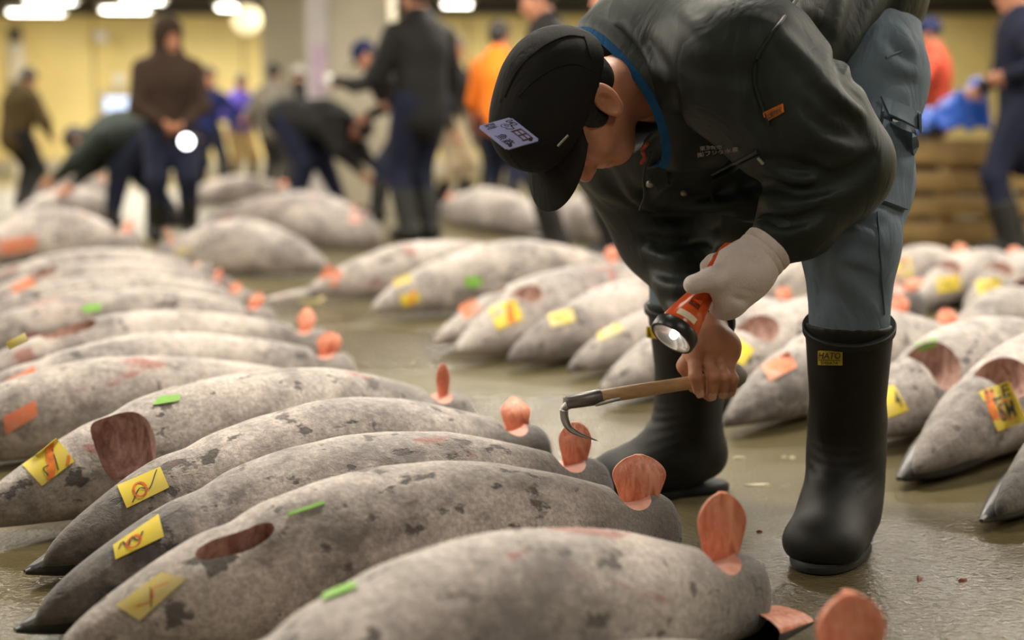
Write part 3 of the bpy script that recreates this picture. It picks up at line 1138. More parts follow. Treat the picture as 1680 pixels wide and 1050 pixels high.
def tuna(key, label, nose, tail, R=0.12, seed=1, group=None, res=(64, 36), dark=0.5, slate=1.0, sq=0.84, opening=None,
         notch=True, flap=None, jaw=False, dent=0.03, rz=1.0, bend=0.0, snout=None, rise=0.30, tailfin=None, tags=()):
    nose = Vector((nose[0], nose[1], 0)); tail = Vector((tail[0], tail[1], 0))
    d = tail - nose
    L = d.length
    yaw = math.atan2(d.y, d.x)
    mid = (nose + tail) / 2
    root = thing('frozen_tuna', label, 'fish', mid, group)
    root.rotation_euler = (0, 0, yaw)
    MW = Matrix.Translation(mid) @ Matrix.Rotation(yaw, 4, 'Z')
    MI = MW.inverted()
    rng = random.Random(seed * 7 + 3)
    ph = [rng.uniform(0, 6.28) for _ in range(8)]
    nS, nC = res
    mats = [M['tuna'], M['cavity'], M['flesh_pale']]

    def rad(t):
        r = prof(t) * R
        r *= 1 - dent * math.exp(-((t - 0.255) / 0.03) ** 2) + 0.4 * dent * math.exp(-((t - 0.19) / 0.05) ** 2)
        return r

    def axis_z(t):
        return (1 - rise) * rad(t) * rz + rise * R * rz

    def axis_y(t):
        return bend * ((2 * t - 1) ** 2 - 0.4)

    def surf(t, a):
        r = rad(t)
        lump = 1 + 0.016 * math.sin(3 * a + 11 * t + ph[0]) + 0.014 * math.sin(2 * a - 17 * t + ph[1]) + 0.006 * math.sin(6 * a + 30 * t + ph[2])
        sa, ca = math.sin(a), math.cos(a)
        e = 0.94
        y = -math.copysign(abs(sa) ** e, sa) * r * lump * sq
        z = math.copysign(abs(ca) ** e, ca) * r * rz * lump
        if z < 0:
            z *= 0.97
        return Vector((-L / 2 + L * t, axis_y(t) + y, axis_z(t) + z))

    ts = [((i / nS) ** 1.15) for i in range(nS + 1)]
    vs, fs = [], []
    for t in ts:
        for k in range(nC):
            vs.append(surf(t, 2 * math.pi * k / nC))
    # rounded end of the tail
    extra = ((0.22, 0.96), (0.40, 0.86), (0.52, 0.70), (0.60, 0.45), (0.635, 0.2))
    rt = rad(1)
    for dx, sc in extra:
        for k in range(nC):
            p = surf(1, 2 * math.pi * k / nC)
            c = Vector((p.x, axis_y(1), axis_z(1)))
            vs.append(c + (p - c) * sc + Vector((dx * rt, 0, -0.1 * dx * rt)))
    rows = len(ts) + len(extra)
    for i in range(rows - 1):
        for k in range(nC):
            k2 = (k + 1) % nC
            fs.append((i * nC + k, i * nC + k2, (i + 1) * nC + k2, (i + 1) * nC + k))
    vs.append(surf(0, 0) * 0 + Vector((-L / 2 - 0.012, axis_y(0), axis_z(0) - 0.1 * R)))
    vs.append(Vector((L / 2 + 0.645 * rt, axis_y(1), axis_z(1) - 0.07 * rt)))
    for k in range(nC):
        fs.append((len(vs) - 2, (k + 1) % nC, k))
        fs.append((len(vs) - 1, (rows - 1) * nC + k, (rows - 1) * nC + (k + 1) % nC))
    body = mesh_obj('body', vs, fs, mats, root, True)
    body.parent = None
    body.color = (dark, slate, 0, 1)
    cutters = []
    if opening:
        for (t, adeg, rx, rt_, rd) in (opening if isinstance(opening, list) else [opening]):
            a = math.radians(adeg)
            p = surf(t, a)
            c = Vector((p.x, axis_y(t), axis_z(t)))
            nrm = (p - c).normalized()
            axx = Vector((1, 0, 0))
            tang = nrm.cross(axx).normalized()
            axx = tang.cross(nrm).normalized()
            cutters.append(ellipsoid_cutter(p - nrm * rd * 0.12, (axx, tang, nrm), (rx, rt_, rd), 1, mats, 0.8))
    zt = None
    tn = 0.945
    if notch:
        r = rad(tn)
        top = axis_z(tn) + r * rz
        dep = 0.34 * r
        rx = 0.042 * R / 0.12
        cutters.append(ellipsoid_cutter((-L / 2 + L * tn, 0, top + 0.35 * dep), ((1, 0, 0), (0, 1, 0), (0, 0, 1)), (rx, 0.35, dep * 1.35), 2, mats))
        zt = (Vector((-L / 2 + L * tn + rx * 0.55, axis_y(tn), top - dep * 0.65)))
    if cutters:
        cut_with(body, cutters)
    body.parent = root
    bw = BVHTree.FromPolygons([MW @ v.co for v in body.data.vertices], [tuple(p.vertices) for p in body.data.polygons])
    if flap:
        fl = dict(W=0.075, H=0.10, th=0.014, lean=0.5, tip=0.0, yaw=35, roll=0)
        fl.update(flap)
        v, f, mi = flap_mesh(fl['W'], fl['H'], fl['th'], fl['lean'], fl['tip'])
        rot = Matrix.Rotation(math.radians(fl['yaw']), 4, 'Z') @ Matrix.Rotation(math.radians(fl['roll']), 4, 'X')
        base = zt if zt is not None else Vector((L * 0.45, 0, axis_z(0.95) + rad(0.95)))
        v = [rot @ q + base - Vector((0, 0, 0.012)) for q in v]
        mesh_obj('tail_flap', v, f, [M['flesh'], M['finskin']], root, True, mi, 50)
    if jaw:
        # lower jaw: a dark blunt wedge showing past the snout
        jv, jf = [], []
        n, c = 14, 20
        for i in range(n + 1):
            t = i / n
            w = math.sin(min(1, t * 1.25 + 0.04) * math.pi / 2) ** 0.7
            cx = -L / 2 - 0.030 + t * 0.20 * L
            cz = axis_z(0) - 0.16 * R + (axis_z(0.14) - axis_z(0)) * t * 0.75 - 0.02 * R
            cy = 0.20 * R - 0.05 * R * t
            r = 0.30 * R * w * (1 + 0.8 * t)
            for k in range(c):
                an = 2 * math.pi * k / c
                jv.append(Vector((cx, cy + math.cos(an) * r * 1.05, cz + math.sin(an) * r * 0.8)))
        for i in range(n):
            for k in range(c):
                k2 = (k + 1) % c
                jf.append((i * c + k2, (i + 1) * c + k2, (i + 1) * c + k, i * c + k))
        jf.append(tuple(range(c)))
        o = mesh_obj('lower_jaw', jv, jf, M['tuna'], root, True)
        o.color = (1, 0, 0, 1)
        o.data.materials[0] = M['finskin'] if dark > 0.7 else M['tuna']
    if snout:
        bl = snout
        tube('bill', [(-L / 2 - bl, 0, axis_z(0) - 0.03), (-L / 2 - bl * 0.5, 0, axis_z(0) - 0.01), (-L / 2 + 0.05, 0, axis_z(0))],
             [0.006, 0.016, 0.030], M['tuna'], root, 12)
    if tailfin:
        tailfin(root, L, R, axis_z, rad)
    FISH[key] = (root, body, bw, MW, MI)
    for tg in tags:
        paper(key, *tg)
    return root


def q4(cx, cy, w, h, ang):
    """a sheet seen at (cx, cy), w by h pixels, its long side tilted by ang degrees (up to the right)"""
    a = math.radians(ang)
    ux, uy = math.cos(a) * w / 2, -math.sin(a) * w / 2
    vx, vy = -math.sin(a) * h / 2, -math.cos(a) * h / 2
    return [(cx - ux - vx, cy - uy - vy), (cx + ux - vx, cy + uy - vy), (cx + ux + vx, cy + uy + vy), (cx - ux + vx, cy - uy + vy)]


RED_CIRCLE = [(0.05, [(0.42 + 0.13 * math.cos(t * 0.62), 0.45 + 0.26 * math.sin(t * 0.62)) for t in range(11)])]
SLASHES = [(0.03, [(0.18, 0.12), (0.42, 0.5), (0.60, 0.34), (0.88, 0.9)])]
SCRIBBLE = [(0.04, [(0.12, 0.5), (0.22, 0.75), (0.30, 0.35), (0.40, 0.7), (0.5, 0.4), (0.62, 0.66)])]
BAR = [(0.20, [(0.40, 0.02), (0.62, 0.5), (0.80, 0.98)])]


def paper(key, quad, mat='yellow', marks=(), label=None, n=(8, 6), lift=None):
    root, body, bw, MW, MI = FISH[key]
    o, at = sticker('paper_tag', bw, quad, M[mat], root, n[0], n[1], 0.004, 0.0015, lift)
    o['label'] = label or {'yellow': 'yellow paper tag', 'yellow_pale': 'faded yellow paper tag', 'orange_tag': 'faded orange paper tag', 'green_tag': 'small green paper tag'}[mat]
    subs = []
    for mk in marks:
        if isinstance(mk[1], str):
            subs.append(print_text('handwriting', mk[1], at, mk[2], M[mk[0]], o, 0.0015, 0.01, 0.15))
        else:
            subs.append(strokes_obj('marker_stroke', at, mk[1], M[mk[0]], o))
    for q in [o] + subs:
        q.data.transform(MI)


def along(tail_px, vec, z=0.07):
    t = G(tail_px[0], tail_px[1], z)
    return Vector((t.x + vec[0], t.y + vec[1])), Vector((t.x, t.y))


# ---- the near row, snouts to the left, nearest fish first
VL = (-0.83, -0.54)
NEAR = 'row of frozen tuna at the lower left'
n3, t3 = G(66, 1012, 0.045), G(965, 815, 0.07)
n4, t4 = G(78, 918, 0.045), G(868, 752, 0.07)
n2, t2 = G(92, 1082, 0.045), G(1072, 880, 0.07)
n5, t5 = G(-50, 858, 0.045), G(748, 700, 0.07)


def wedge_fin(root, L, R, axis_z, rad):
    # stump of the tail fluke: dark skin below, raw cut on top
    vs, fs = [], []
    n, c = 8, 18
    for i in range(n + 1):
        t = i / n
        cx = L / 2 - 0.01 + 0.105 * t
        w = 0.062 - 0.022 * t
        hh = 0.040 * (1 - 0.55 * t)
        cz = 0.052 - 0.012 * t
        for k in range(c):
            an = 2 * math.pi * k / c
            z = math.sin(an) * hh
            if z > 0:
                z *= 0.5
            vs.append(Vector((cx, -0.03 + math.cos(an) * w, cz + z)))
    mi = []
    for i in range(n):
        for k in range(c):
            k2 = (k + 1) % c
            fs.append((i * c + k, (i + 1) * c + k, (i + 1) * c + k2, i * c + k2))
            mi.append(0 if k < c / 2 else 1)
    fs.append(tuple(n * c + k for k in range(c))); mi.append(0)
    mesh_obj('tail_fluke_stump', vs, fs, [M['flesh'], M['finskin']], root, True, mi, 50)


t1 = G(1205, 990, 0.07)
v1 = Vector((-0.76, -0.66))
tuna('a1', 'large frozen tuna nearest the black boot, red tail slice standing upright', (t1.x + v1.x, t1.y + v1.y), t1, 0.128, 11, NEAR, (84, 48), 0.5,
     0.95, flap=dict(W=0.066, H=0.105, lean=-0.35, yaw=52, th=0.02), dent=0.05, tailfin=wedge_fin)
t0 = G(1425, 1190, 0.07)
v0 = Vector((-0.84, -0.62))
tuna('a0', 'frozen tuna cut off by the bottom edge of the photo, blurred red tail slice', (t0.x + v0.x, t0.y + v0.y), t0, 0.125, 12, NEAR, (64, 40), 0.5,
     0.8, flap=dict(W=0.075, H=0.10, lean=-0.2, yaw=60, th=0.025))
tuna('a2', 'frozen tuna with narrow gill slit and faded yellow tag near the bottom', n2, t2, 0.124, 13, NEAR, (84, 48), 0.45,
     0.9, opening=(0.245, 30, 0.058, 0.018, 0.05), flap=dict(W=0.085, H=0.082, lean=0.1, yaw=58, th=0.016), dent=0.04)
tuna('a3', 'frozen tuna with dark snout and creased yellow tag, third from the bottom', n3, t3, 0.124, 14, NEAR, (84, 48), 0.95,
     0.95, flap=dict(W=0.058, H=0.085, lean=0.25, yaw=50, th=0.016), dent=0.03, jaw=True)
tuna('a4', 'frozen tuna with black snout and flat yellow tag with red circle', n4, t4, 0.124, 15, NEAR, (84, 48), 0.95,
     1.0, flap=dict(W=0.062, H=0.085, lean=1.1, tip=0.6, yaw=60, th=0.016), dent=0.03, jaw=True)
tuna('a5', 'frozen tuna with wide open gill cavity and orange striped yellow tag', n5, t5, 0.130, 16, NEAR, (84, 48), 0.3,
     0.7, opening=(0.245, 50, 0.056, 0.074, 0.080), flap=dict(W=0.030, H=0.085, lean=-0.2, yaw=60, th=0.014), dent=0.035)
for key, tpx, seed, lab, op, fl, R in (
        ('a6', (540, 655), 17, 'frozen tuna with square orange tag, next to the gaping one in left row', None, None, 0.112),
        ('a7', (560, 612), 18, 'frozen tuna with torn orange tag and black tail stump with red edge', None, dict(W=0.07, H=0.075, lean=0.3, yaw=45), 0.112),
        ('a8', (522, 570), 19, 'frozen tuna with long narrow gill opening and curled red tail slice', (0.30, 10, 0.085, 0.035, 0.05), dict(W=0.055, H=0.095, lean=0.9, tip=0.5, yaw=60), 0.112),
        ('a9', (436, 528), 20, 'frozen tuna with small green tag on its back in left row', None, dict(W=0.06, H=0.07, lean=0.8, tip=0.5, yaw=40), 0.112),
        ('a10', (404, 500), 21, 'frozen tuna with two yellow tags on its head in left row', None, dict(W=0.05, H=0.055, lean=1.1, tip=0.6, yaw=70), 0.112),
        ('a11', (372, 476), 22, 'frozen tuna with orange and yellow tags, second last of left row', (0.30, 15, 0.06, 0.03, 0.05), dict(W=0.045, H=0.05, lean=0.2, tip=0.4, yaw=20), 0.112),
        ('a12', (338, 452), 23, 'last frozen tuna at the far end of the left row', None, None, 0.112)):
    nn, tt = along(tpx, (-0.95, -0.60))
    tuna(key, lab, nn, tt, R, seed, NEAR, (56, 32), 0.35, 0.6, opening=op, flap=fl)

# tags of the near row
paper('a5', [(68, 801), (126, 758), (94, 716), (34, 765)], 'yellow', [('ink_orange', [(0.20, [(0.30, 0.0), (0.55, 0.5), (0.78, 1.0)])]), ('ink_black', [(0.03, [(0.30, 0.15), (0.32, 0.45), (0.46, 0.42)]), (0.03, [(0.55, 0.1), (0.74, 0.75)])]), ('ink_orange', [(0.1, [(0.78, 0.05), (0.97, 0.3)])])], 'yellow paper tag with orange stripe')
paper('a4', [(206, 838), (281, 801), (266, 765), (190, 798)], 'yellow', [('ink_red', RED_CIRCLE), ('ink_black', SLASHES)], 'yellow paper tag with red circle')
paper('a3', [(187, 922), (273, 882), (264, 842), (184, 898)], 'yellow', [('ink_red', RED_CIRCLE), ('ink_black', SCRIBBLE)], 'creased yellow paper tag')
paper('a2', [(228, 1022), (312, 948), (268, 938), (186, 996)], 'yellow_pale', [('ink_red', [(0.03, [(0.2, 0.5), (0.4, 0.3), (0.6, 0.6), (0.8, 0.4)])]), ('ink_black', [(0.02, [(0.3, 0.1), (0.6, 0.7)])])])
paper('a6', [(8, 716), (64, 682), (60, 654), (2, 684)], 'orange_tag')
paper('a7', [(2, 650), (64, 620), (58, 600), (6, 626)], 'orange_tag')
paper('a9', q4(35, 576, 58, 16, 20), 'orange_tag', n=(5, 3))
paper('a5', [(248, 668), (296, 660), (298, 648), (262, 652)], 'green_tag')
paper('a9', q4(150, 506, 34, 14, 8), 'green_tag', n=(5, 3))
paper('a10', q4(52, 540, 46, 22, 24), 'yellow', [('ink_orange', BAR)], n=(5, 3))
paper('a10', q4(28, 560, 40, 18, 26), 'yellow_pale', n=(5, 3))
paper('a11', q4(42, 484, 52, 16, 28), 'yellow_pale', n=(5, 3))
paper('a11', q4(38, 468, 44, 18, 24), 'orange_tag', n=(5, 3))
paper('a2', [(468, 850), (536, 828), (532, 823), (474, 843)], 'green_tag')
paper('a1', [(528, 990), (590, 966), (582, 957), (530, 977)], 'green_tag')

# ---- the middle row, snouts to the lower left
VM = Vector((0.86, 1.0))
MID = 'row of frozen tuna in the middle'


def mid_fish(key, label, px, py, R, seed, vec=VM, **kw):
    n = G(px, py, 0.05)
    tags = kw.pop('tags', ())
    tuna(key, label, n, (n.x + vec.x, n.y + vec.y), R, seed, kw.pop('group', MID), kw.pop('res', (56, 34)), kw.pop('dark', 0.35), kw.pop('slate', 0.5), **kw)
    for t in tags:
        paper(key, *t, n=(6, 4))


mid_fish('b1', 'frozen billfish with long pale pointed bill and orange tag', 503, 480, 0.125, 31, Vector((1.0, 0.9)), snout=0.30, dark=0.1,
         flap=dict(W=0.06, H=0.08), tags=[(q4(543, 452, 30, 34, 60), 'orange_tag')])
mid_fish('b2', 'frozen tuna with two yellow tags on its snout, behind the green tagged one', 612, 508, 0.145, 32, Vector((1.05, 0.95)), dark=0.2,
         flap=dict(W=0.06, H=0.08), tags=[(q4(672, 490, 34, 22, 24), 'yellow', [('ink_orange', BAR)]), (q4(660, 460, 32, 18, 20), 'yellow_pale')])
mid_fish('b3', 'frozen tuna with red orange tag, tucked behind the gaping yellow tagged one', 716, 556, 0.12, 33, dark=0.2, opening=(0.25, -20, 0.05, 0.04, 0.05),
         flap=dict(W=0.06, H=0.08), tags=[(q4(770, 506, 34, 28, 30), 'orange_tag')])
mid_fish('b4', 'frozen tuna with dark gill hole and bright yellow orange tag in middle row', 750, 576, 0.142, 34, dark=0.2, opening=(0.24, 12, 0.055, 0.055, 0.07),
         flap=dict(W=0.06, H=0.08), tags=[(q4(830, 516, 52, 42, 22), 'yellow', [('ink_orange', [(0.22, [(0.55, 0.05), (0.62, 0.5), (0.75, 0.9)])])])])
mid_fish('b5', 'frozen tuna with dark snout and pale yellow tag in middle row', 836, 588, 0.125, 35, dark=0.75,
         flap=dict(W=0.06, H=0.08), tags=[(q4(921, 522, 46, 26, 16), 'yellow_pale', [('ink_orange', SCRIBBLE)])])
mid_fish('b6', 'slim frozen tuna with narrow yellow tag left of the black boot', 935, 600, 0.108, 36, dark=0.6,
         flap=dict(W=0.06, H=0.08), tags=[(q4(1000, 545, 46, 16, 24), 'yellow_pale')])
mid_fish('b7', 'frozen tuna with pale pointed snout half hidden behind the black boot', 985, 642, 0.122, 37, dark=0.4,
         flap=dict(W=0.06, H=0.08))
mid_fish('b8', 'frozen tuna with round gill cavity seen between the two boots', 1120, 655, 0.135, 38, dark=0.3, opening=(0.26, 2, 0.065, 0.07, 0.08),
         flap=dict(W=0.06, H=0.08), tags=[(q4(1212, 578, 40, 40, -35), 'yellow')])
mid_fish('b9', 'frozen tuna with faded orange tag between the two boots', 1192, 690, 0.125, 39, dark=0.55,
         flap=dict(W=0.06, H=0.08), tags=[(q4(1278, 602, 56, 34, 28), 'orange_tag')])
mid_fish('b10', 'frozen tuna with wide gill cavity, yellow and green tags, touching the tall boot', 1395, 718, 0.130, 40, dark=0.45, opening=(0.27, 34, 0.065, 0.070, 0.085),
         flap=dict(W=0.06, H=0.08), tags=[([(1448, 692), (1494, 676), (1464, 628), (1440, 640)], 'yellow', [('ink_black', '4', (0.62, 0.25, 0.88, 0.75))])])
mid_fish('b11', 'untagged frozen tuna lying behind the gaping one right of the tall boot', 1545, 580, 0.112, 41, Vector((0.66, 0.76)), dark=0.3,
         flap=dict(W=0.06, H=0.08))
mid_fish('b12', 'frozen tuna with big lettered yellow tag at the right edge', 1505, 766, 0.132, 42, dark=0.72, jaw=True, opening=(0.275, 24, 0.07, 0.06, 0.08),
         flap=dict(W=0.06, H=0.08), tags=[([(1634, 714), (1690, 696), (1655, 618), (1600, 640)], 'yellow',
                                           [('ink_orange', [(0.26, [(0.12, 0.30), (0.16, 0.62), (0.3, 0.95)])]), ('ink_black', 'ILE', (0.10, 0.66, 0.92, 0.95)),
                                            ('ink_black', 'SM', (0.28, 0.22, 0.80, 0.58)), ('ink_red', [(0.03, [(0.55 + 0.2 * math.cos(t * .65), 0.40 + 0.2 * math.sin(t * .65)) for t in range(11)])])])])
mid_fish('b13', 'snout of a frozen tuna poking in at the right edge above the wet floor', 1640, 828, 0.108, 43, dark=0.98, jaw=True)
# ---- the row behind on the right
RIGHT = 'row of frozen tuna at the back right'
for i, (px, py, lab, tq, op) in enumerate((
        (1400, 490, 'frozen tuna with orange marked yellow tag behind the blue trousers', (q4(1474, 440, 44, 34, 10), 'yellow', [('ink_orange', BAR)]), (0.26, 10, 0.06, 0.06, 0.07)),
        (1500, 498, 'frozen tuna with bright yellow tag, nearest the dark tail stump', (q4(1556, 466, 44, 28, 8), 'yellow', [('ink_black', SCRIBBLE)]), (0.26, 6, 0.06, 0.06, 0.07)),
        (1584, 503, 'frozen tuna with bright yellow tag and dark cavity, back right row', (q4(1622, 470, 44, 28, 12), 'yellow', [('ink_black', SCRIBBLE)]), (0.27, 6, 0.06, 0.06, 0.07)),
        (1692, 505, 'frozen tuna cut by the right edge in the back right row', None, (0.26, 6, 0.06, 0.06, 0.07)))):
    mid_fish('c%d' % (i + 1), lab, px, py, 0.118, 50 + i, Vector((0.8, 1.05)), group=RIGHT, res=(44, 28), dark=0.4, opening=op, flap=dict(W=0.07, H=0.09), tags=[tq] if tq else ())
# tails of that other row poking in between
for key, nx, tx, lab in (('c6', (1230, 490), (1498, 510), 'frozen tuna whose dark tail stump with raw red top shows beside the blue trousers'),
                         ('c7', (1900, 530), (1668, 505), 'frozen tuna whose dark red tail slice shows at the right edge')):
    a, b_ = G(nx[0], nx[1], 0.06), G(tx[0], tx[1], 0.07)
    d = (Vector((a.x, a.y)) - Vector((b_.x, b_.y))).normalized() * 0.78
    tuna(key, lab, (b_.x + d.x, b_.y + d.y), b_, 0.13, 60 + int(key[1]), RIGHT, (44, 28), 0.4, 1.0, flap=dict(W=0.10, H=0.07, lean=0.9, yaw=60 if key == 'c6' else 160))
# ---- far fish, left and centre
FARL = 'far frozen tuna lying between the workers'
for key, nx, tx, R, lab in (
        ('d1', (-60, 425), (215, 415), 0.17, 'blurred frozen tuna with raw reddish flank at the far left'),
        ('d2', (540, 440), (275, 425), 0.15, 'blurred frozen tuna lying past the end of left row'),
        ('d3', (330, 378), (610, 395), 0.17, 'blurred frozen tuna in front of the bending navy worker'),
        ('d4', (300, 330), (470, 322), 0.16, 'blurred frozen tuna behind the hooded man, below the purple jacket'),
        ('d5', (905, 382), (735, 352), 0.17, 'blurred frozen tuna in front of the orange vested worker'),
        ('d6', (20, 368), (190, 345), 0.16, 'blurred frozen tuna at the feet of the bending green jacket worker'),
        ('d7', (420, 352), (600, 372), 0.15, 'blurred frozen tuna next to the feet of bending navy worker'),
        ('d8', (1075, 395), (900, 372), 0.17, 'blurred frozen tuna behind the bare hand and sleeve'),
        ('d9', (60, 320), (170, 312), 0.17, 'most distant blurred frozen tuna under the yellow wall at left')):
    a, b_ = G(nx[0], nx[1], 0.06), G(tx[0], tx[1], 0.07)
    tuna(key, lab, a, b_, R, 70 + int(key[1]), FARL, (36, 24), 0.3, 0.5, flap=dict(W=0.08, H=0.08))
paper('d1', q4(30, 402, 70, 30, 8), 'orange_tag', n=(5, 3))
paper('b10', q4(1520, 566, 40, 14, 14), 'green_tag', n=(5, 3))
paper('b2', q4(776, 462, 30, 22, 0), 'green_tag', n=(5, 3))
paper('d2', q4(300, 412, 26, 12, 10), 'yellow_pale', n=(4, 2))
# ------------------------------------------------------------------ heads and hands shared by everybody
def unit(v):
    return Vector(v).normalized()


def head_axes(u, f):
    u = unit(u)
    f = Vector(f) - u * Vector(f).dot(u)
    f.normalize()
    return f, u.cross(f), u        # forward, left, up


def add_head(S, c, u, f, s=1.0, detail=True, neck_to=None):
    fx, lx, ux = head_axes(u, f)
    ax = (fx, lx, ux)

    def q(a, b, z):
        return Vector(c) + (fx * a + lx * b + ux * z) * s

    def e(p, r, k=0.02, sub=False):
        S.ell(q(*p), [x * s for x in r], ax, k * s, sub)
    e((-.012, 0, .035), (.098, .078, .088))
    e((.032, 0, -.045), (.062, .062, .082), .03)
    e((.058, 0, -.108), (.032, .034, .026), .03)
    for b in (-1, 1):
        e((.056, b * .042, -.03), (.026, .026, .024), .02)
        S.ell(q(-.012, b * .080, -.016), (.021 * s, .011 * s, .037 * s), (fx * .87 + ux * .5, lx, ux * .87 - fx * .5), .006 * s)
        e((.002, b * .078, -.040), (.011, .009, .012), .008)
        if detail:
            S.ell(q(-.004, b * .089, -.015), (.0125 * s, .0095 * s, .024 * s), (fx * .87 + ux * .5, lx, ux * .87 - fx * .5), .003 * s, True)
            e((.090, b * .033, -.006), (.015, .019, .011), .008, True)
            e((.070, b * .033, -.010), (.015, .016, .012), .004)
    e((.080, 0, .012), (.016, .050, .011), .012)
    S.cone(q(.086, 0, -.004), q(.110, 0, -.046), .009 * s, .013 * s, .012 * s)
    for b in (-1, 1):
        e((.099, b * .012, -.050), (.010, .008, .008), .008)
    if detail:
        e((.088, 0, -.077), (.011, .024, .006), .008)
        e((.085, 0, -.091), (.011, .021, .007), .008)
        e((.100, 0, -.084), (.012, .022, .0022), .004, True)
    S.cone(q(-.022, 0, -.05), neck_to if neck_to is not None else q(-.05, 0, -.19), .056 * s, .062 * s, .03 * s)
    return q, ax


def hand_open(S, wrist, tip_dir, palm_n, side, s=1.0, curl=0.6, k=0.008):
    """relaxed hand: palm and five slightly curled fingers"""
    d = unit(tip_dir)
    n = unit(Vector(palm_n) - d * Vector(palm_n).dot(d))
    b = d.cross(n) * side
    w = Vector(wrist)
    S.cone(w, w + d * .045 * s, .024 * s, .030 * s, .015, (n, .6))
    S.cone(w + d * .045 * s, w + d * .085 * s, .036 * s, .038 * s, .015, (n, .45))
    for i, (o, L) in enumerate(((.028, .068), (.010, .078), (-.009, .072), (-.027, .056))):
        p = w + d * .085 * s + b * o * s
        dd = d.copy()
        for j in range(3):
            a = curl * (0.45 + 0.35 * j)
            dn = (d * math.cos(a) + n * math.sin(a)).normalized()
            p2 = p + dn * (L / 3 * 1.1) * s
            S.cone(p, p2, (.0095 - .001 * j) * s, (.009 - .001 * j) * s, k)
            p = p2
    p = w + d * .03 * s + b * .026 * s
    p2 = p + (d * .6 + b * .7 + n * .35).normalized() * .04 * s
    p3 = p2 + (d * .9 + b * .1 + n * .4).normalized() * .032 * s
    S.cone(p, p2, .014 * s, .011 * s, .012)
    S.cone(p2, p3, .0105 * s, .009 * s, .006)


# ------------------------------------------------------------------ the man with hook and torch
M['jacket'] = mat_cloth('dark_green_nylon', (0.0150, 0.0205, 0.0180), 0.54, 700, 0.24, 9, 0.34, 0.0)
M['trouser'] = mat_cloth('slate_blue_work_cloth', (0.125, 0.170, 0.222), 0.75, 900, 0.45, 8, 0.25)
M['cap'] = mat_cloth('black_cap_cotton', (0.0135, 0.0125, 0.012), 0.85, 1200, 0.25, 12, 0.2)
M['lining'] = mat_cloth('blue_collar_lining', (0.012, 0.075, 0.19), 0.85, 1200, 0.3, 20, 0.15)
M['glove'] = plain('white_knit_cotton', (0.70, 0.62, 0.60), 0.9, 0.08, 30, 0.5, 420, 0, 0.2)
M['orange_plastic'] = plain('orange_plastic', (0.62, 0.085, 0.012), 0.28, 0.1, 6)
M['black_plastic'] = plain('black_plastic', (0.012, 0.012, 0.012), 0.35, 0.2, 6)
M['badge'] = plain('pale_violet_plate', (0.42, 0.45, 0.84), 0.35, 0.12, 12)
M['badge_ink'] = plain('dark_printing', (0.03, 0.02, 0.035), 0.5)
M['badge_red'] = plain('maroon_printing', (0.11, 0.045, 0.06), 0.5)
M['label_yellow'] = plain('yellow_label', (0.55, 0.43, 0.03), 0.5, 0.15, 40)
M['thread'] = plain('grey_embroidery', (0.28, 0.26, 0.24), 0.8, 0.2, 60)
M['patch_orange'] = plain('orange_patch', (0.50, 0.15, 0.03), 0.7, 0.2, 60)
M['steel'] = plain('worn_steel', (0.30, 0.29, 0.28), 0.32, 0.25, 30, 0.1, 80, 0.9)
M['steel_dark'] = plain('dark_steel_ferrule', (0.16, 0.155, 0.15), 0.38, 0.25, 30, 0.1, 80, 0.8)
M['hook_wood'] = mat_wood('pale_handle_wood', (0.46, 0.28, 0.14), (0.66, 0.46, 0.27), (3, 12, 12))
M['knob_grey'] = plain('grimy_handle_end', (0.20, 0.175, 0.14), 0.6, 0.25, 25, 0.2, 60)
M['snap'] = plain('pewter_snap', (0.34, 0.34, 0.30), 0.35, 0.15, 20, 0, 40, 0.7)
M['zip'] = plain('black_zip', (0.018, 0.018, 0.02), 0.5)
M['lens'] = glow('lit_torch_bulb', (1.0, 0.97, 0.90), 30.0)
M['reflector'] = plain('torch_reflector', (0.85, 0.84, 0.82), 0.18, 0.05, 10, 0, 40, 0.9)
M['nail'] = plain('finger_nail', (0.62, 0.36, 0.25), 0.35, 0.1, 30)

HIP_L, HIP_R = P(1420, 120, 2.66), P(1330, 120, 2.90)
KNEE_L, KNEE_R = P(1395, 400, 2.46), P(1125, 400, 2.86)
GL, GR = G(1384, 888), G(1128, 806)
ANK_L, ANK_R = Vector((GL.x, GL.y, 0.09)), Vector((GR.x, GR.y, 0.09))
TOP_L, TOP_R = P(1393, 531, 2.46), P(1121, 497, 2.87)
PEL = P(1405, 60, 2.80)
CHEST = P(1190, 95, 2.64)
NECK = P(1062, 135, 2.54)
SH_L, SH_R = P(1215, 105, 2.38), P(985, 185, 2.72)
EL_L, EL_R = P(1372, 272, 2.36), P(1085, 385, 2.78)
WR_L, WR_R = P(1262, 405, 2.30), P(1162, 530, 2.56)
HEADC = P(931, 175, 2.42)
HU, HF = Vector((-0.80, -0.58, 0.06)), Vector((-0.06, -0.04, -1))
SIDE = unit((0.6, -0.8, 0))       # his left
base_pt = Vector(((GL.x + GR.x) / 2, (GL.y + GR.y) / 2, 0))

man = thing('person', 'bending man in dark green jacket, black cap and rubber boots, holding hook and torch', 'person', base_pt)


def kill(name):
    o = bpy.data.objects[name]
    me = o.data
    bpy.data.objects.remove(o)
    bpy.data.meshes.remove(me)


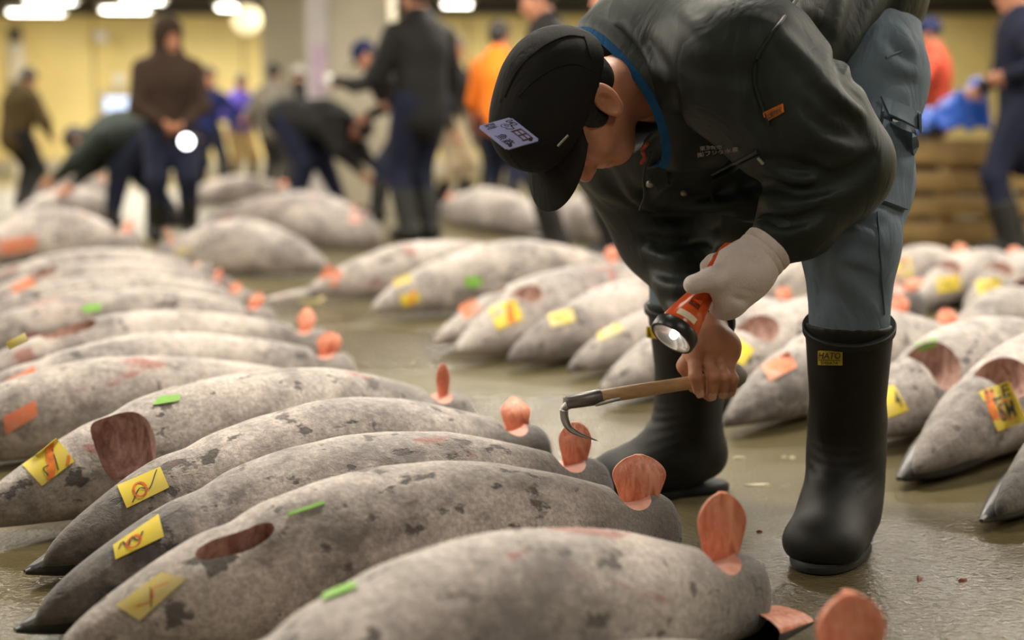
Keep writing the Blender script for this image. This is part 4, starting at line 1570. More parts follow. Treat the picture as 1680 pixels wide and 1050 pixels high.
JACKET_FOLDS = [
    (.014, -.011, [(1268, 262), (1320, 280), (1380, 286), (1430, 258)]),
    (.016, .008, [(1262, 282), (1320, 294), (1385, 272)]),
    (.013, -.009, [(1258, 300), (1318, 314), (1384, 296), (1420, 280)]),
    (.015, .008, [(1250, 326), (1305, 338), (1366, 318)]),
    (.012, -.009, [(1246, 348), (1298, 366), (1352, 342)]),
    (.012, .007, [(1246, 372), (1282, 386), (1326, 372)]),
    (.014, -.006, [(1330, 140), (1362, 176), (1400, 198), (1420, 228)]),
    (.013, .007, [(1345, 130), (1380, 165), (1414, 190)]),
    (.012, -.006, [(1318, 168), (1350, 205), (1402, 226)]),
    (.013, .005, [(1310, 195), (1345, 230), (1395, 248)]),
    (.018, .006, [(1262, 40), (1300, 80), (1340, 115)]),
    (.014, -.010, [(1300, 0), (1345, 50), (1380, 110), (1406, 158)]),
    (.020, -.010, [(1474, -5), (1440, 60), (1405, 110), (1395, 135)]),
    (.020, .010, [(1440, -10), (1405, 50), (1385, 85)]),
    (.018, .008, [(1380, -10), (1370, 40), (1362, 62)]),
    (.016, -.009, [(1242, 100), (1240, 140), (1252, 185), (1268, 225), (1290, 262)]),
    (.015, .006, [(1215, 150), (1225, 185), (1246, 215)]),
    (.012, -.006, [(1218, 175), (1235, 195), (1258, 206)]),
    (.018, .007, [(1040, 60), (1080, 130), (1100, 210), (1110, 265)]),
    (.016, -.006, [(1062, 70), (1105, 140), (1125, 220)]),
    (.025, .005, [(1110, 20), (1150, 70), (1165, 120)]),
    (.018, -.004, [(1130, 110), (1185, 122), (1240, 120)]),
    (.013, -.008, [(1130, 326), (1190, 318), (1245, 302)]),
    (.014, .008, [(1120, 342), (1190, 338), (1240, 324)]),
    (.012, -.007, [(1060, 352), (1130, 350), (1200, 356)]),
    (.014, .008, [(1056, 372), (1110, 378), (1170, 366)]),
    (.014, -.010, [(1058, 392), (1112, 404), (1172, 384)]),
    (.014, .009, [(1060, 414), (1110, 426), (1168, 412)]),
    (.013, -.009, [(1062, 434), (1104, 452), (1160, 440)]),
    (.013, .008, [(1074, 462), (1112, 474), (1160, 462)]),
    (.012, -.008, [(1088, 486), (1122, 496), (1168, 486)]),
    (.012, .006, [(1100, 508), (1136, 514), (1176, 506)]),
    (.012, -.007, [(1150, 240), (1100, 285), (1060, 320)]),
    (.016, .006, [(1010, 270), (1040, 320), (1075, 345)]),
    (.012, -.005, [(1000, 300), (1030, 330), (1060, 345)]),
]
TROUSER_FOLDS = [
    (.014, .006, [(1330, 412), (1380, 378), (1438, 392)]),
    (.012, -.006, [(1335, 430), (1390, 400), (1444, 420)]),
    (.014, .005, [(1340, 448), (1400, 424), (1450, 446)]),
    (.011, -.006, [(1380, 436), (1425, 456), (1452, 490)]),
    (.012, .006, [(1362, 446), (1408, 474), (1440, 520)]),
    (.011, -.005, [(1345, 468), (1385, 496), (1405, 526)]),
    (.013, .006, [(1395, 350), (1440, 352), (1470, 368)]),
    (.011, -.007, [(1410, 372), (1448, 364), (1472, 352)]),
    (.013, .007, [(1462, 40), (1490, 70), (1505, 110)]),
    (.012, -.007, [(1456, 66), (1482, 92), (1506, 98)]),
    (.012, .006, [(1446, 96), (1476, 112), (1506, 122)]),
    (.011, -.006, [(1440, 122), (1474, 132), (1504, 140)]),
    (.012, .005, [(1452, 230), (1470, 262), (1496, 286)]),
    (.012, -.005, [(1446, 262), (1468, 290), (1490, 306)]),
    (.013, -.005, [(1360, 360), (1350, 420), (1345, 500)]),
]


def build_man():
    # ---- body: head, neck, trunk, arms with hands, legs
    B = Solid()
    PB = P(1362, 60, 2.80)
    B.cone(PB, CHEST, .115, .14, .05, (SIDE.cross(unit(CHEST - PEL)), .8))
    B.cone(CHEST, NECK, .12, .07, .05)
    for s, e, w in ((SH_L, EL_L, WR_L), (SH_R, EL_R, WR_R)):
        B.cone(CHEST.lerp(NECK, .5), s, .08, .06, .04)
        B.cone(s, e, .055, .042, .02)
        B.cone(e, w, .042, .028, .02)
    for h, k_, a in ((HIP_L, KNEE_L, ANK_L), (HIP_R, KNEE_R, ANK_R)):
        B.cone(PB, h, .09, .075, .05)
        B.cone(h, k_, .070, .052, .03)
        B.cone(k_, a, .056, .038, .03)
    body = solid_obj('body', B, 0.012, M['skin'], man)
    Hd = Solid()
    add_head(Hd, HEADC, HU, HF, 1.02, True, NECK)
    head = solid_obj('head', Hd, 0.0026, M['skin'], None, 2)
    # bare right hand closed round the handle
    A, Bp = P(1225, 613, 2.50), P(985, 650, 2.42)     # handle ends
    hd = unit(Bp - A)
    Rh = Solid()
    cw = WR_R
    kn = P(1163, 575, 2.47)
    back = P(1168, 560, 2.50)
    Rh.cone(cw, back, .031, .036, .02)
    Rh.cone(P(1145, 572, 2.478), P(1192, 570, 2.50), .026, .027, .02)
    Rh.cone(cw, P(1150, 560, 2.50), .028, .026, .02)
    nails = []
    toward = Vector((0, -1, 0))
    for i, (kx, ky, mx, my, tx, ty, r) in enumerate((
            (1139, 580, 1141, 617, 1146, 640, .0118),
            (1162, 594, 1170, 617, 1168, 644, .0118),
            (1179, 596, 1188, 618, 1185, 642, .0110),
            (1193, 602, 1203, 622, 1200, 640, .0098))):
        h_ = (A.lerp(Bp, 0.2 + 0.17 * (3 - i)))
        k1 = P(kx, ky, 2.462 + .006 * i)
        m1 = P(mx, my, 2.436 + .010 * i)
        t1_ = P(tx, ty, 2.448 + .012 * i)
        Rh.cone(k1, m1, r * 1.12, r * 1.02, .007)
        Rh.cone(m1, t1_, r * 1.0, r * .88, .004)
        Rh.ell(k1, (r * 1.25, r * 1.2, r * 1.2), None, .008)
        Rh.cone(P(kx + 6, ky - 18, 2.49), k1, r * 1.4, r * 1.15, .010)
        nails.append((t1_, unit(t1_ - m1), r * .88))
    # thumb on the far side of the handle, showing left of the fist
    Rh.cone(P(1146, 566, 2.50), P(1124, 600, 2.505), .017, .0145, .012)
    Rh.cone(P(1124, 600, 2.505), P(1140, 632, 2.515), .0135, .012, .008)
    Rh.cone(P(1140, 632, 2.515), P(1165, 650, 2.52), .012, .010, .008)
    Rh.cone(P(1170, 600, 2.52), P(1150, 605, 2.52), .026, .024, .012)
    Rh.cone(A + (A - Bp) * .3, Bp, .0142, None, .002, None, True)
    Ak = P(1208, 616, 2.50)
    Rh.cone(Ak - hd * .03, Ak + hd * .012, .0245, .024, .002, None, True)
    Rh.cone(Ak + hd * .012, Ak + hd * .07, .024, .0142, .002, None, True)
    hand = solid_obj('hand', Rh, 0.0024, M['skin'], None, 1)
    join_into(body, [head, hand])
    for p, d, r in nails:
        n = Vector((0, -1, 0.1)).normalized()
        a = d.cross(n).normalized()
        n = a.cross(d).normalized()
        if n.y > 0:
            n = -n
        vs, fs = [], []
        for j in range(5):
            for i in range(5):
                u, v = -1 + i * .5, j * .25
                w = .72 * (1 - 0.35 * (2 * v - 1) ** 4)
                vs.append(p + a * (u * w * r) + d * ((v - .35) * r * 1.5) + n * (r * (1.00 - .30 * u * u * w * w)))
        for j in range(4):
            for i in range(4):
                k0 = j * 5 + i
                fs.append((k0, k0 + 1, k0 + 6, k0 + 5))
        mesh_obj('nail', vs, fs, M['nail'], body)

    # ---- trousers
    T = Solid()
    T.cone(P(1366, 50, 2.80), HIP_L, .145, .105, .06)
    T.cone(P(1366, 50, 2.80), HIP_R, .145, .13, .06)
    T.cone(P(1364, 60, 2.80), P(1400, 140, 2.72), .145, .116, .06)
    T.cone(P(1404, 130, 2.70), P(1402, 300, 2.55), .112, .096, .05)
    T.cone(P(1402, 300, 2.55), KNEE_L, .097, .083, .04)
    T.cone(KNEE_L, TOP_L + Vector((0, 0, .01)), .082, .068, .02)
    T.cone(TOP_L, TOP_L.lerp(Vector((GL.x, GL.y, .1)), .18), .060, .045, .02)
    T.cone(HIP_R, KNEE_R, .125, .085, .05)
    T.cone(KNEE_R, TOP_R + Vector((0, 0, .01)), .083, .068, .02)
    T.cone(TOP_R, TOP_R.lerp(Vector((GR.x, GR.y, .1)), .18), .060, .045, .02)
    pre = bvh_of(solid_obj('tmp', T, 0.014, M['trouser'], None))
    kill('tmp')
    for w, amp, pts in TROUSER_FOLDS:
        q_ = [on_surface(pre, a, b_, 0.0)[0] for a, b_ in pts]
        q_ = [v for v in q_ if v]
        if len(q_) > 1:
            T.ridge(catmull(q_, 3) if len(q_) > 2 else q_, w, amp)
    tro = solid_obj('trousers', T, 0.006, M['trouser'], man, 1)
    tb = bvh_of(tro)
    # cargo pocket, flap, zip and seams
    pk, at = sticker('cargo_pocket', tb, [(1424, 333), (1486, 348), (1500, 215), (1442, 196)], M['trouser'], tro, 8, 12, 0.010, 0.012)
    fl, at2 = sticker('pocket_flap', tb, [(1450, 197), (1506, 222), (1506, 186), (1437, 160)], M['trouser'], tro, 8, 5, 0.016, 0.005)
    zp, _ = sticker('pocket_zip', tb, [(1456, 207), (1500, 227), (1500, 219), (1456, 199)], M['zip'], tro, 8, 3, 0.0125, 0.002)
    sticker('side_seam', tb, [(1424, 345), (1427, 345), (1449, 170), (1446, 170)], M['trouser'], tro, 2, 14, 0.004, 0.004)
    sticker('side_seam', tb, [(1449, 520), (1452, 520), (1440, 345), (1437, 345)], M['trouser'], tro, 2, 14, 0.004, 0.004)
    sticker('hip_pocket_seam', tb, [(1452, 98), (1482, 84), (1481, 80), (1452, 94)], M['trouser'], tro, 6, 2, 0.004, 0.004)

    # ---- jacket
    J = Solid()
    up = SIDE.cross(unit(CHEST - PEL))
    J.cone(P(1352, -20, 2.80), P(1190, 70, 2.66), .200, .205, .08, (up, .92))
    J.cone(P(1190, 70, 2.66), P(1075, 125, 2.57), .195, .135, .08)
    J.cone(P(1240, 130, 2.70), P(1100, 190, 2.62), .165, .12, .07)
    J.cone(P(1180, 210, 2.68), P(1075, 235, 2.60), .105, .075, .06)
    J.cone(P(1190, 260, 2.74), P(1060, 268, 2.70), .075, .060, .05)
    J.cone(P(1150, 60, 2.56), SH_L, .13, .118, .07)
    J.cone(SH_L, P(1300, 190, 2.36), .120, .112, .05)
    J.cone(P(1300, 190, 2.36), EL_L, .110, .090, .04)
    J.cone(EL_L, P(1310, 360, 2.325), .086, .066, .035)
    J.cone(P(1310, 360, 2.325), P(1274, 393, 2.305), .060, .042, .025)
    J.cone(P(1080, 120, 2.62), SH_R, .13, .105, .07)
    J.cone(SH_R, EL_R, .105, .082, .05)
    J.cone(EL_R, P(1140, 480, 2.66), .080, .062, .04)
    J.cone(P(1140, 480, 2.66), P(1165, 530, 2.575), .058, .044, .03)
    # hanging front edge of the jacket
    J.cone(P(1000, 290, 2.66), P(1235, 335, 2.62), .030, .035, .05)
    J.cone(P(1105, 320, 2.74), P(1230, 365, 2.80), .05, .05, .06)
    # neck opening
    J.cone(P(1045, 150, 2.54), P(930, 165, 2.44), .078, .16, .03, None, True)
    # folds, laid along lines read off the cloth
    pre = bvh_of(solid_obj('tmp', J, 0.014, M['jacket'], None))
    kill('tmp')
    for w, amp, pts in JACKET_FOLDS:
        q_ = [on_surface(pre, a, b_, 0.0)[0] for a, b_ in pts]
        q_ = [v for v in q_ if v]
        if len(q_) > 1:
            J.ridge(catmull(q_, 3) if len(q_) > 2 else q_, w * .85, amp * 2.1)
    # end of the sleeves
    jac = solid_obj('jacket', J, 0.0065, M['jacket'], man, 1)
    jb = bvh_of(jac)
    # cuffs
    dl = unit(WR_L - P(1310, 360, 2.325))
    tube('cuff', [WR_L - dl * .045, WR_L - dl * .030, WR_L - dl * .014, WR_L - dl * .010], [.047, .0475, .046, .038], M['jacket'], jac, 28)
    dr = unit(WR_R - P(1140, 480, 2.66))
    tube('cuff', [WR_R - dl * 0 - dr * .03, WR_R - dr * .01, WR_R + dr * .012, WR_R + dr * .018], [.049, .050, .048, .040], M['jacket'], jac, 28)
    # collar: outer band and blue lining round the neck opening
    C = P(1018, 160, 2.55)
    mj = (P(957, 48, 2.56) - P(1078, 272, 2.52)) * 0.5
    mn = Vector((0.047, -0.125, 0.0))
    axn = mj.cross(mn).normalized()
    if axn.x > 0:
        axn = -axn

    def ring(th, sc, push):
        return C + (mj * math.cos(th) + mn * math.sin(th)) * sc + axn * push
    for nm, mt, prof_ in (('collar_lining', M['lining'], [(0.90, -.03), (0.95, .012), (0.972, .015), (1.05, .004)]),
                          ('collar', M['jacket'], [(1.045, .004), (1.09, .000), (1.16, -.018), (1.24, -.050), (1.34, -.09)])):
        vs, fs = [], []
        n = 72
        for i in range(n):
            th = 2 * math.pi * i / n
            for (sc, pu) in prof_:
                vs.append(ring(th, sc * (1 + .012 * math.sin(5 * th)), pu))
            for (sc, pu) in prof_[::-1]:
                vs.append(ring(th, sc * (1 + .012 * math.sin(5 * th)) - .03, pu - .006))
        m = len(prof_) * 2
        for i in range(n):
            for j in range(m):
                fs.append((i * m + j, ((i + 1) % n) * m + j, ((i + 1) % n) * m + (j + 1) % m, i * m + (j + 1) % m))
        mesh_obj(nm, vs, fs, mt, jac, True, None, 60)
    # collar tab with snaps, snap below, zip puller, cord, red loop inside the collar
    sticker('collar_tab', jb, [(1082, 308), (1102, 296), (1090, 262), (1058, 268)], M['jacket'], jac, 5, 5, 0.014, 0.006)

    def disc(name, px, py, r, mat, parent, bvh=jb, off=.016):
        p, _ = on_surface(bvh, px, py, off)
        p2, _ = on_surface(bvh, px, py, off - .006)
        if p is None:
            p, p2 = P(px, py, 2.45), P(px, py, 2.456)
        return tube(name, [p2, p, p + (p - p2) * .25], [r, r, r * .7], mat, parent, 16)
    disc('snap_button', 1068, 287, .0065, M['snap'], jac, off=.024)
    disc('snap_button', 1121, 313, .0055, M['snap'], jac, off=.008)
    p, _ = on_surface(jb, 1246, 254, .008)
    q, _ = on_surface(jb, 1253, 264, .010)
    if p and q:
        tube('zip_puller', [p, q], .0025, M['snap'], jac, 8)
    sticker('pocket_welt', jb, [(1166, 291), (1246, 250), (1244, 243), (1164, 287)], M['zip'], jac, 14, 2, 0.004, 0.003)
    sticker('pocket_edge', jb, [(1168, 296), (1250, 256), (1247, 250), (1166, 291)], M['jacket'], jac, 14, 2, 0.007, 0.005)
    cord = catmull([P(1066, 250, 2.40), P(1056, 290, 2.42), P(1058, 320, 2.44), P(1050, 345, 2.46)], 5)
    tube('draw_cord', cord, .0025, M['jacket'], jac, 8)
    loop = catmull([P(1062, 236, 2.42), P(1054, 246, 2.43), P(1058, 258, 2.43), P(1052, 268, 2.44)], 5)
    tube('red_loop', loop, .004, plain('red_cord', (0.32, 0.05, 0.03), .7), jac, 8)
    # armhole seam
    seam = []
    for a, b_ in ((1310, -6), (1286, 30), (1262, 62), (1242, 97), (1238, 132), (1248, 170), (1262, 205)):
        p, _ = on_surface(jb, a, b_, .0005)
        if p:
            seam.append(p)
    tube('shoulder_seam', catmull(seam, 6), .0035, M['jacket'], jac, 8)
    # embroidery and sleeve patch
    nc_, at = sticker('name_cloth', jb, [(1142, 262), (1218, 246), (1212, 228), (1140, 240)], M['jacket'], jac, 14, 5, 0.0025, 0.001)
    for s, rc in (('東京魚市', (0.10, .55, .64, .98)), ('㈱フジタ水産', (0.02, .04, .98, .50))):
        o = print_text('embroidery', s, at, rc, M['thread'], jac, 0.0022, 0.006)
        o['label'] = 'grey embroidered lettering'
    bpy.data.objects.remove(nc_)
    pt, at = sticker('sleeve_patch', jb, [(1256, 202), (1288, 184), (1286, 168), (1250, 184)], M['patch_orange'], man, 8, 5, 0.003, 0.002, None)
    pt['label'] = 'orange brand patch on the sleeve'
    strokes_obj('patch_border', at, [(.07, [(.03, .5), (.03, .95)]), (.09, [(.03, .93), (.5, .93), (.97, .93)]), (.09, [(.95, .95), (.95, .05)])], M['ink_orange'], pt)
    print_text('patch_lettering', 'CORTEX', at, (.12, .18, .86, .62), M['ink_black'], pt, .0015, .02)

    # ---- cap with visor and plate
    fx, lx, ux = head_axes(HU, HF)
    s = 1.02

    def hq(a, b, z):
        return HEADC + (fx * a + lx * b + ux * z) * s
    K = Solid()
    K.ell(hq(-.014, 0, .028), [.109 * s, .090 * s, .101 * s], (fx, lx, ux), .01)
    K.ell(hq(.045, 0, .075), [.062 * s, .065 * s, .058 * s], (fx, lx, ux), .05)
    K.ell(hq(-.07, 0, .01), [.045 * s, .075 * s, .05 * s], (fx, lx, ux), .05)
    K.cut(hq(0, 0, .016), -ux + fx * .29)
    # crease between the front panel and the side
    cap = solid_obj('cap', K, 0.004, M['cap'], man, 2, 55)
    vs, fs = [], []
    nT, nR = 28, 8
    for i in range(nT + 1):
        th = math.radians(-72 + 144 * i / nT)
        c_, s_ = math.cos(th), math.sin(th)
        for j in range(nR + 1):
            v = j / nR
            ext = .080 * max(0.0, math.cos(th * 1.22)) ** .32 * v
            a = .088 * c_ + ext + .006 * v
            b = (.078 + .010 * v) * s_ * (1 - .04 * v)
            z = .041 - .012 * (s_ ** 2) - .010 * v * v
            vs.append(hq(a, b, z))
    W = nR + 1
    for i in range(nT):
        for j in range(nR):
            fs.append((i * W + j, i * W + j + 1, (i + 1) * W + j + 1, (i + 1) * W + j))
    n = len(vs)
    low = [v - ux * .004 for v in vs]
    fs2 = [tuple(n + q_ for q_ in f[::-1]) for f in fs]
    rim = [(i * W + nR, n + i * W + nR, n + (i + 1) * W + nR, (i + 1) * W + nR) for i in range(nT)]
    mesh_obj('visor', vs + low, fs + fs2 + rim, M['cap'], cap, True, None, 60)
    p = hq(0, 0, .134)
    tube('cap_button', [p - ux * .006, p, p + ux * .003], [.009, .008, .004], M['cap'], cap, 14)
    cb_ = bvh_of(cap)
    for pts in ([(960, 62), (930, 60), (890, 78), (850, 115), (828, 160)], [(975, 118), (945, 105), (915, 110), (880, 130), (850, 160)],
                [(972, 100), (966, 85), (962, 70), (958, 60)]):
        w = [on_surface(cb_, a, b_, .0008)[0] for a, b_ in pts]
        w = [q_ for q_ in w if q_]
        if len(w) > 2:
            tube('cap_seam', catmull(w, 6), .0016, M['cap'], cap, 6)
    st = [on_surface(cb_, a, b_, .002)[0] for a, b_ in ((914, 239), (931, 221))]
    if all(st):
        tube('metal_clip', st, .0022, M['snap'], cap, 8)
    # licence plate clipped on the front of the cap
    q0, q1, q3 = P(784, 207, 2.28), P(838, 192, 2.30), P(832, 245, 2.265)
    q2 = q1 + q3 - q0
    nrm = (q1 - q0).cross(q3 - q0).normalized()
    if nrm.dot(CAM - q0) < 0:
        nrm = -nrm
    bm = bmesh.new()
    fv = [bm.verts.new(v) for v in (q0, q1, q2, q3)]
    bv = [bm.verts.new(v - nrm * .0035) for v in (q0, q1, q2, q3)]
    bm.faces.new(fv)
    bm.faces.new(bv[::-1])
    for i in range(4):
        bm.faces.new((fv[i], bv[i], bv[(i + 1) % 4], fv[(i + 1) % 4]))
    bmesh.ops.recalc_face_normals(bm, faces=bm.faces)
    bmesh.ops.bevel(bm, geom=[e for e in bm.edges if {v.index for v in e.verts} and any(e.verts[0] is fv[i] and e.verts[1] is bv[i] or e.verts[1] is fv[i] and e.verts[0] is bv[i] for i in range(4))], offset=.003, segments=3, affect='EDGES')
    plate = bm_obj('licence_plate', bm, M['badge'], man)
    plate['label'] = 'pale violet plastic licence plate'

    def pat(u, v, o_=.001):   # u along the reading direction, v up
        a = q3.lerp(q2, v) if False else None
        lo_ = q0.lerp(q3, u)
        hi_ = q1.lerp(q2, u)
        return lo_.lerp(hi_, v) + nrm * o_
    for txt, rc, mt in (('築地', (.03, .12, .22, .45), 'badge_ink'), ('④', (.16, .50, .30, .72), 'badge_ink'), ('042', (.08, .74, .32, .95), 'badge_ink'),
                        ('フ', (.30, .54, .42, .76), 'badge_ink'), ('魚商', (.46, .08, .88, .38), 'badge_ink'), ('田', (.46, .58, .90, .90), 'badge_red')):
        print_text('plate_lettering', txt, pat, rc, M[mt], plate, .0006, .012)
    for u, v in ((.90, .18), (.90, .80)):
        c = pat(u, v, .0)
        tube('plate_hole', [c, c + nrm * .0006], .0035, M['badge_ink'], plate, 12)

    # ---- hair below the cap
    Hr = Solid()
    Hr.ell(hq(-.018, 0, .028), [.101 * s, .0825 * s, .092 * s], (fx, lx, ux), .01)
    for b in (-1, 1):
        pass
    Hr.ell(hq(-.046, 0, -.034), [.040, .055, .042], (fx, lx, ux), .03)
    Hr.cut(hq(-.05, 0, -.088), -ux + fx * .5)
    Hr.ell(hq(.085, 0, -.03), [.075, .2, .085], (fx, lx, ux), .004, True)
    for b in (-1, 1):
        Hr.ell(hq(.016, b * .0675, .000), [.020, .0085, .034], (fx, lx, ux), .006)
        Hr.ell(hq(-.002, b * .09, -.03), [.018, .03, .034], (fx, lx, ux), .004, True)
        # eyebrows and lashes
    solid_obj('hair', Hr, 0.003, M['hair'], man, 1)
    for b in (-1, 1):
        eb = [hq(.086 - .05 * t * t * .6, b * (.016 + .036 * t), .010 + .004 * math.sin(3 * t)) for t in (0, .33, .66, 1)]
        tube('eyebrow', catmull(eb, 4), [.0035] * 13, M['hair'], man, 8, .6)
        el = [hq(.083 - .012 * t * t, b * (.021 + .026 * t), -.013 - .002 * math.sin(3 * t)) for t in (0, .33, .66, 1)]
        tube('eyelash', catmull(el, 4), [.0013] * 13, M['hair'], man, 6)

    # ---- boots
    def boot(top, ank, toe_dir, fs_=1.0):
        d = unit((toe_dir[0], toe_dir[1], 0))
        l = Vector((-d.y, d.x, 0))
        z = Vector((0, 0, 1))
        A0 = Vector((ank.x, ank.y, 0))
        S = Solid()
        S.cone(top + Vector((0, 0, .03)), A0 + z * .20, .0785, .0635, .02)
        S.cone(A0 + z * .22, A0 + z * .10 - d * .004, .0635, .056, .03)
        S.cone(A0 + z * .075 - d * .035, A0 + z * .060 + d * .05 * fs_, .050, .055, .04)
        S.cone(A0 + z * .056 + d * .04, A0 + z * .042 + d * .140 * fs_, .062, .056, .04, (z, .80))
        S.ell(A0 + z * .040 + d * .148 * fs_, (.060, .066, .044), (d, l, z), .035)
        S.cone(A0 + z * .13 + d * .01, A0 + z * .060 + d * .10, .054, .044, .06)
        S.cut(A0 + z * .016, -z)
        S.cut(top, z)
        S.fold(A0 + z * .14 + d * .04, .07, z + d * .4, .035, .0022, .5)
        b = solid_obj('boot', S, 0.0048, M['rubber'], man, 2, 50)
        # sole with heel block
        vs, fs = [], []
        n = 44
        zs = (0.0, .003, .012, .018)
        for q_, zz in enumerate(zs):
            for i in range(n):
                an = 2 * math.pi * i / n
                c_, s_ = math.cos(an), math.sin(an)
                x = .055 + c_ * (.158 * fs_ if c_ > 0 else .146)
                wdt = .070 if c_ > 0 else .055
                if abs(c_) < .6:
                    wdt *= 1 - .10 * (1 - abs(c_) / .6)
                y = math.copysign(abs(s_) ** .8, s_) * wdt
                sc = (.96, 1, 1, .97)[q_]
                vs.append(A0 + d * (x * sc + .055 * (1 - sc)) + l * y * sc + z * zz)
        for q_ in range(3):
            for i in range(n):
                fs.append((q_ * n + i, q_ * n + (i + 1) % n, (q_ + 1) * n + (i + 1) % n, (q_ + 1) * n + i))
        fs.append(tuple(range(n))[::-1])
        fs.append(tuple(3 * n + i for i in range(n)))
        mesh_obj('sole', vs, fs, M['rubber'], b, True, None, 40)
        # thick band round the top
        rr = [(.0785, .000), (.0805, -.002), (.0802, -.012), (.0775, -.014)]
        vs, fs = [], []
        n = 40
        ax = unit((A0 + z * .20) - top)
        t_, a_, b_ = frame_from(ax)
        for i in range(n):
            an = 2 * math.pi * i / n
            for r_, dz in rr + [(.0740, -.010), (.0700, -.001)]:
                vs.append(top - ax * dz * -1 + (a_ * math.cos(an) + b_ * math.sin(an)) * r_ if False else top + ax * (-dz) + (a_ * math.cos(an) + b_ * math.sin(an)) * r_)
        m = len(rr) + 2
        for i in range(n):
            for j in range(m):
                fs.append((i * m + j, ((i + 1) % n) * m + j, ((i + 1) % n) * m + (j + 1) % m, i * m + (j + 1) % m))
        mesh_obj('top_band', vs, fs, M['rubber'], b, True, None, 40)
        return b
    bl = boot(TOP_L, ANK_L, (-.44, -.90), 1.10)
    br = boot(TOP_R, ANK_R, (-.96, -.28), 1.06)
    bb = bvh_of(bl)
    lab, at = sticker('brand_label', bb, [(1343, 599), (1384, 599), (1384, 573), (1343, 573)], M['label_yellow'], bl, 8, 5, 0.0045, 0.003)
    lab['label'] = 'small yellow brand label'
    print_text('label_lettering', 'HATO', at, (.07, .48, .92, .92), M['ink_black'], bl, .0016, .03, .15)
    print_text('label_lettering', 'SHIBATA', at, (.16, .10, .82, .34), M['ink_black'], bl, .0016, .02)
    strokes_obj('label_rule', at, [(.05, [(.06, .41), (.92, .41)])], M['ink_black'], bl)
    bb2 = bvh_of(br)
    lab2, at = sticker('brand_label', bb2, [(1062, 556), (1082, 556), (1082, 534), (1060, 534)], M['label_yellow'], br, 6, 4, 0.0045, 0.003)
    lab2['label'] = 'small yellow brand label'

    # ---- gloved left hand closed round the torch
    Gv = Solid()
    Gv.cone(WR_L, P(1222, 446, 2.285), .034, .044, .02)
    Gv.cone(P(1225, 442, 2.285), P(1196, 486, 2.275), .046, .036, .02)
    Gv.cone(P(1205, 448, 2.268), P(1180, 470, 2.26), .034, .026, .02)
    # thumb along the torch
    Gv.cone(P(1206, 449, 2.258), P(1168, 458, 2.234), .021, .0185, .015)
    Gv.cone(P(1168, 458, 2.234), P(1137, 467, 2.228), .0178, .0155, .01)
    # fingers going behind the torch
    for i, (ax_, ay, bx, by, cx, cy) in enumerate(((1188, 425, 1170, 430, 1160, 436), (1184, 440, 1165, 446, 1157, 455),
                                                  (1192, 470, 1170, 474, 1160, 470), (1200, 494, 1182, 496, 1172, 488))):
        a_, b_, c_ = P(ax_, ay, 2.30), P(bx, by, 2.345), P(cx, cy, 2.335)
        Gv.cone(P(1212, 440 + 14 * i, 2.28), a_, .019, .0155, .012)
        Gv.cone(a_, b_, .0150, .0135, .008)
        Gv.cone(b_, c_, .0132, .0120, .006)
    Gv.ell(P(1188, 505, 2.275), (.022, .022, .018), None, .012)
    for pts in ([(1192, 462), (1208, 470), (1232, 478)], [(1186, 478), (1204, 488), (1226, 494)], [(1200, 446), (1222, 436), (1244, 430)], [(1196, 452), (1176, 462), (1160, 470)]):
        Gv.ridge([P(a, b_, 2.245) for a, b_ in pts], .007, -.005)
    Gv.cone(P(1101, 556, 2.225), P(1203, 408, 2.315), .029, .0218, .002, None, True)
    gl = solid_obj('glove', Gv, 0.0028, M['glove'], man, 1)
    d = unit(P(1222, 446, 2.285) - WR_L)
    w0 = WR_L + d * .006
    for i in range(2):
        tube('glove_cuff', [w0 + d * (.016 * i - .012), w0 + d * (.016 * i - .006), w0 + d * (.016 * i + .004), w0 + d * (.016 * i + .010)],
             [.036, .0435, .0435, .037], M['glove'], gl, 26)
    disc('wrist_strap_stud', 1231, 405, .005, M['white'], gl, bvh_of(jac), .004)
    settle(man)


build_man()

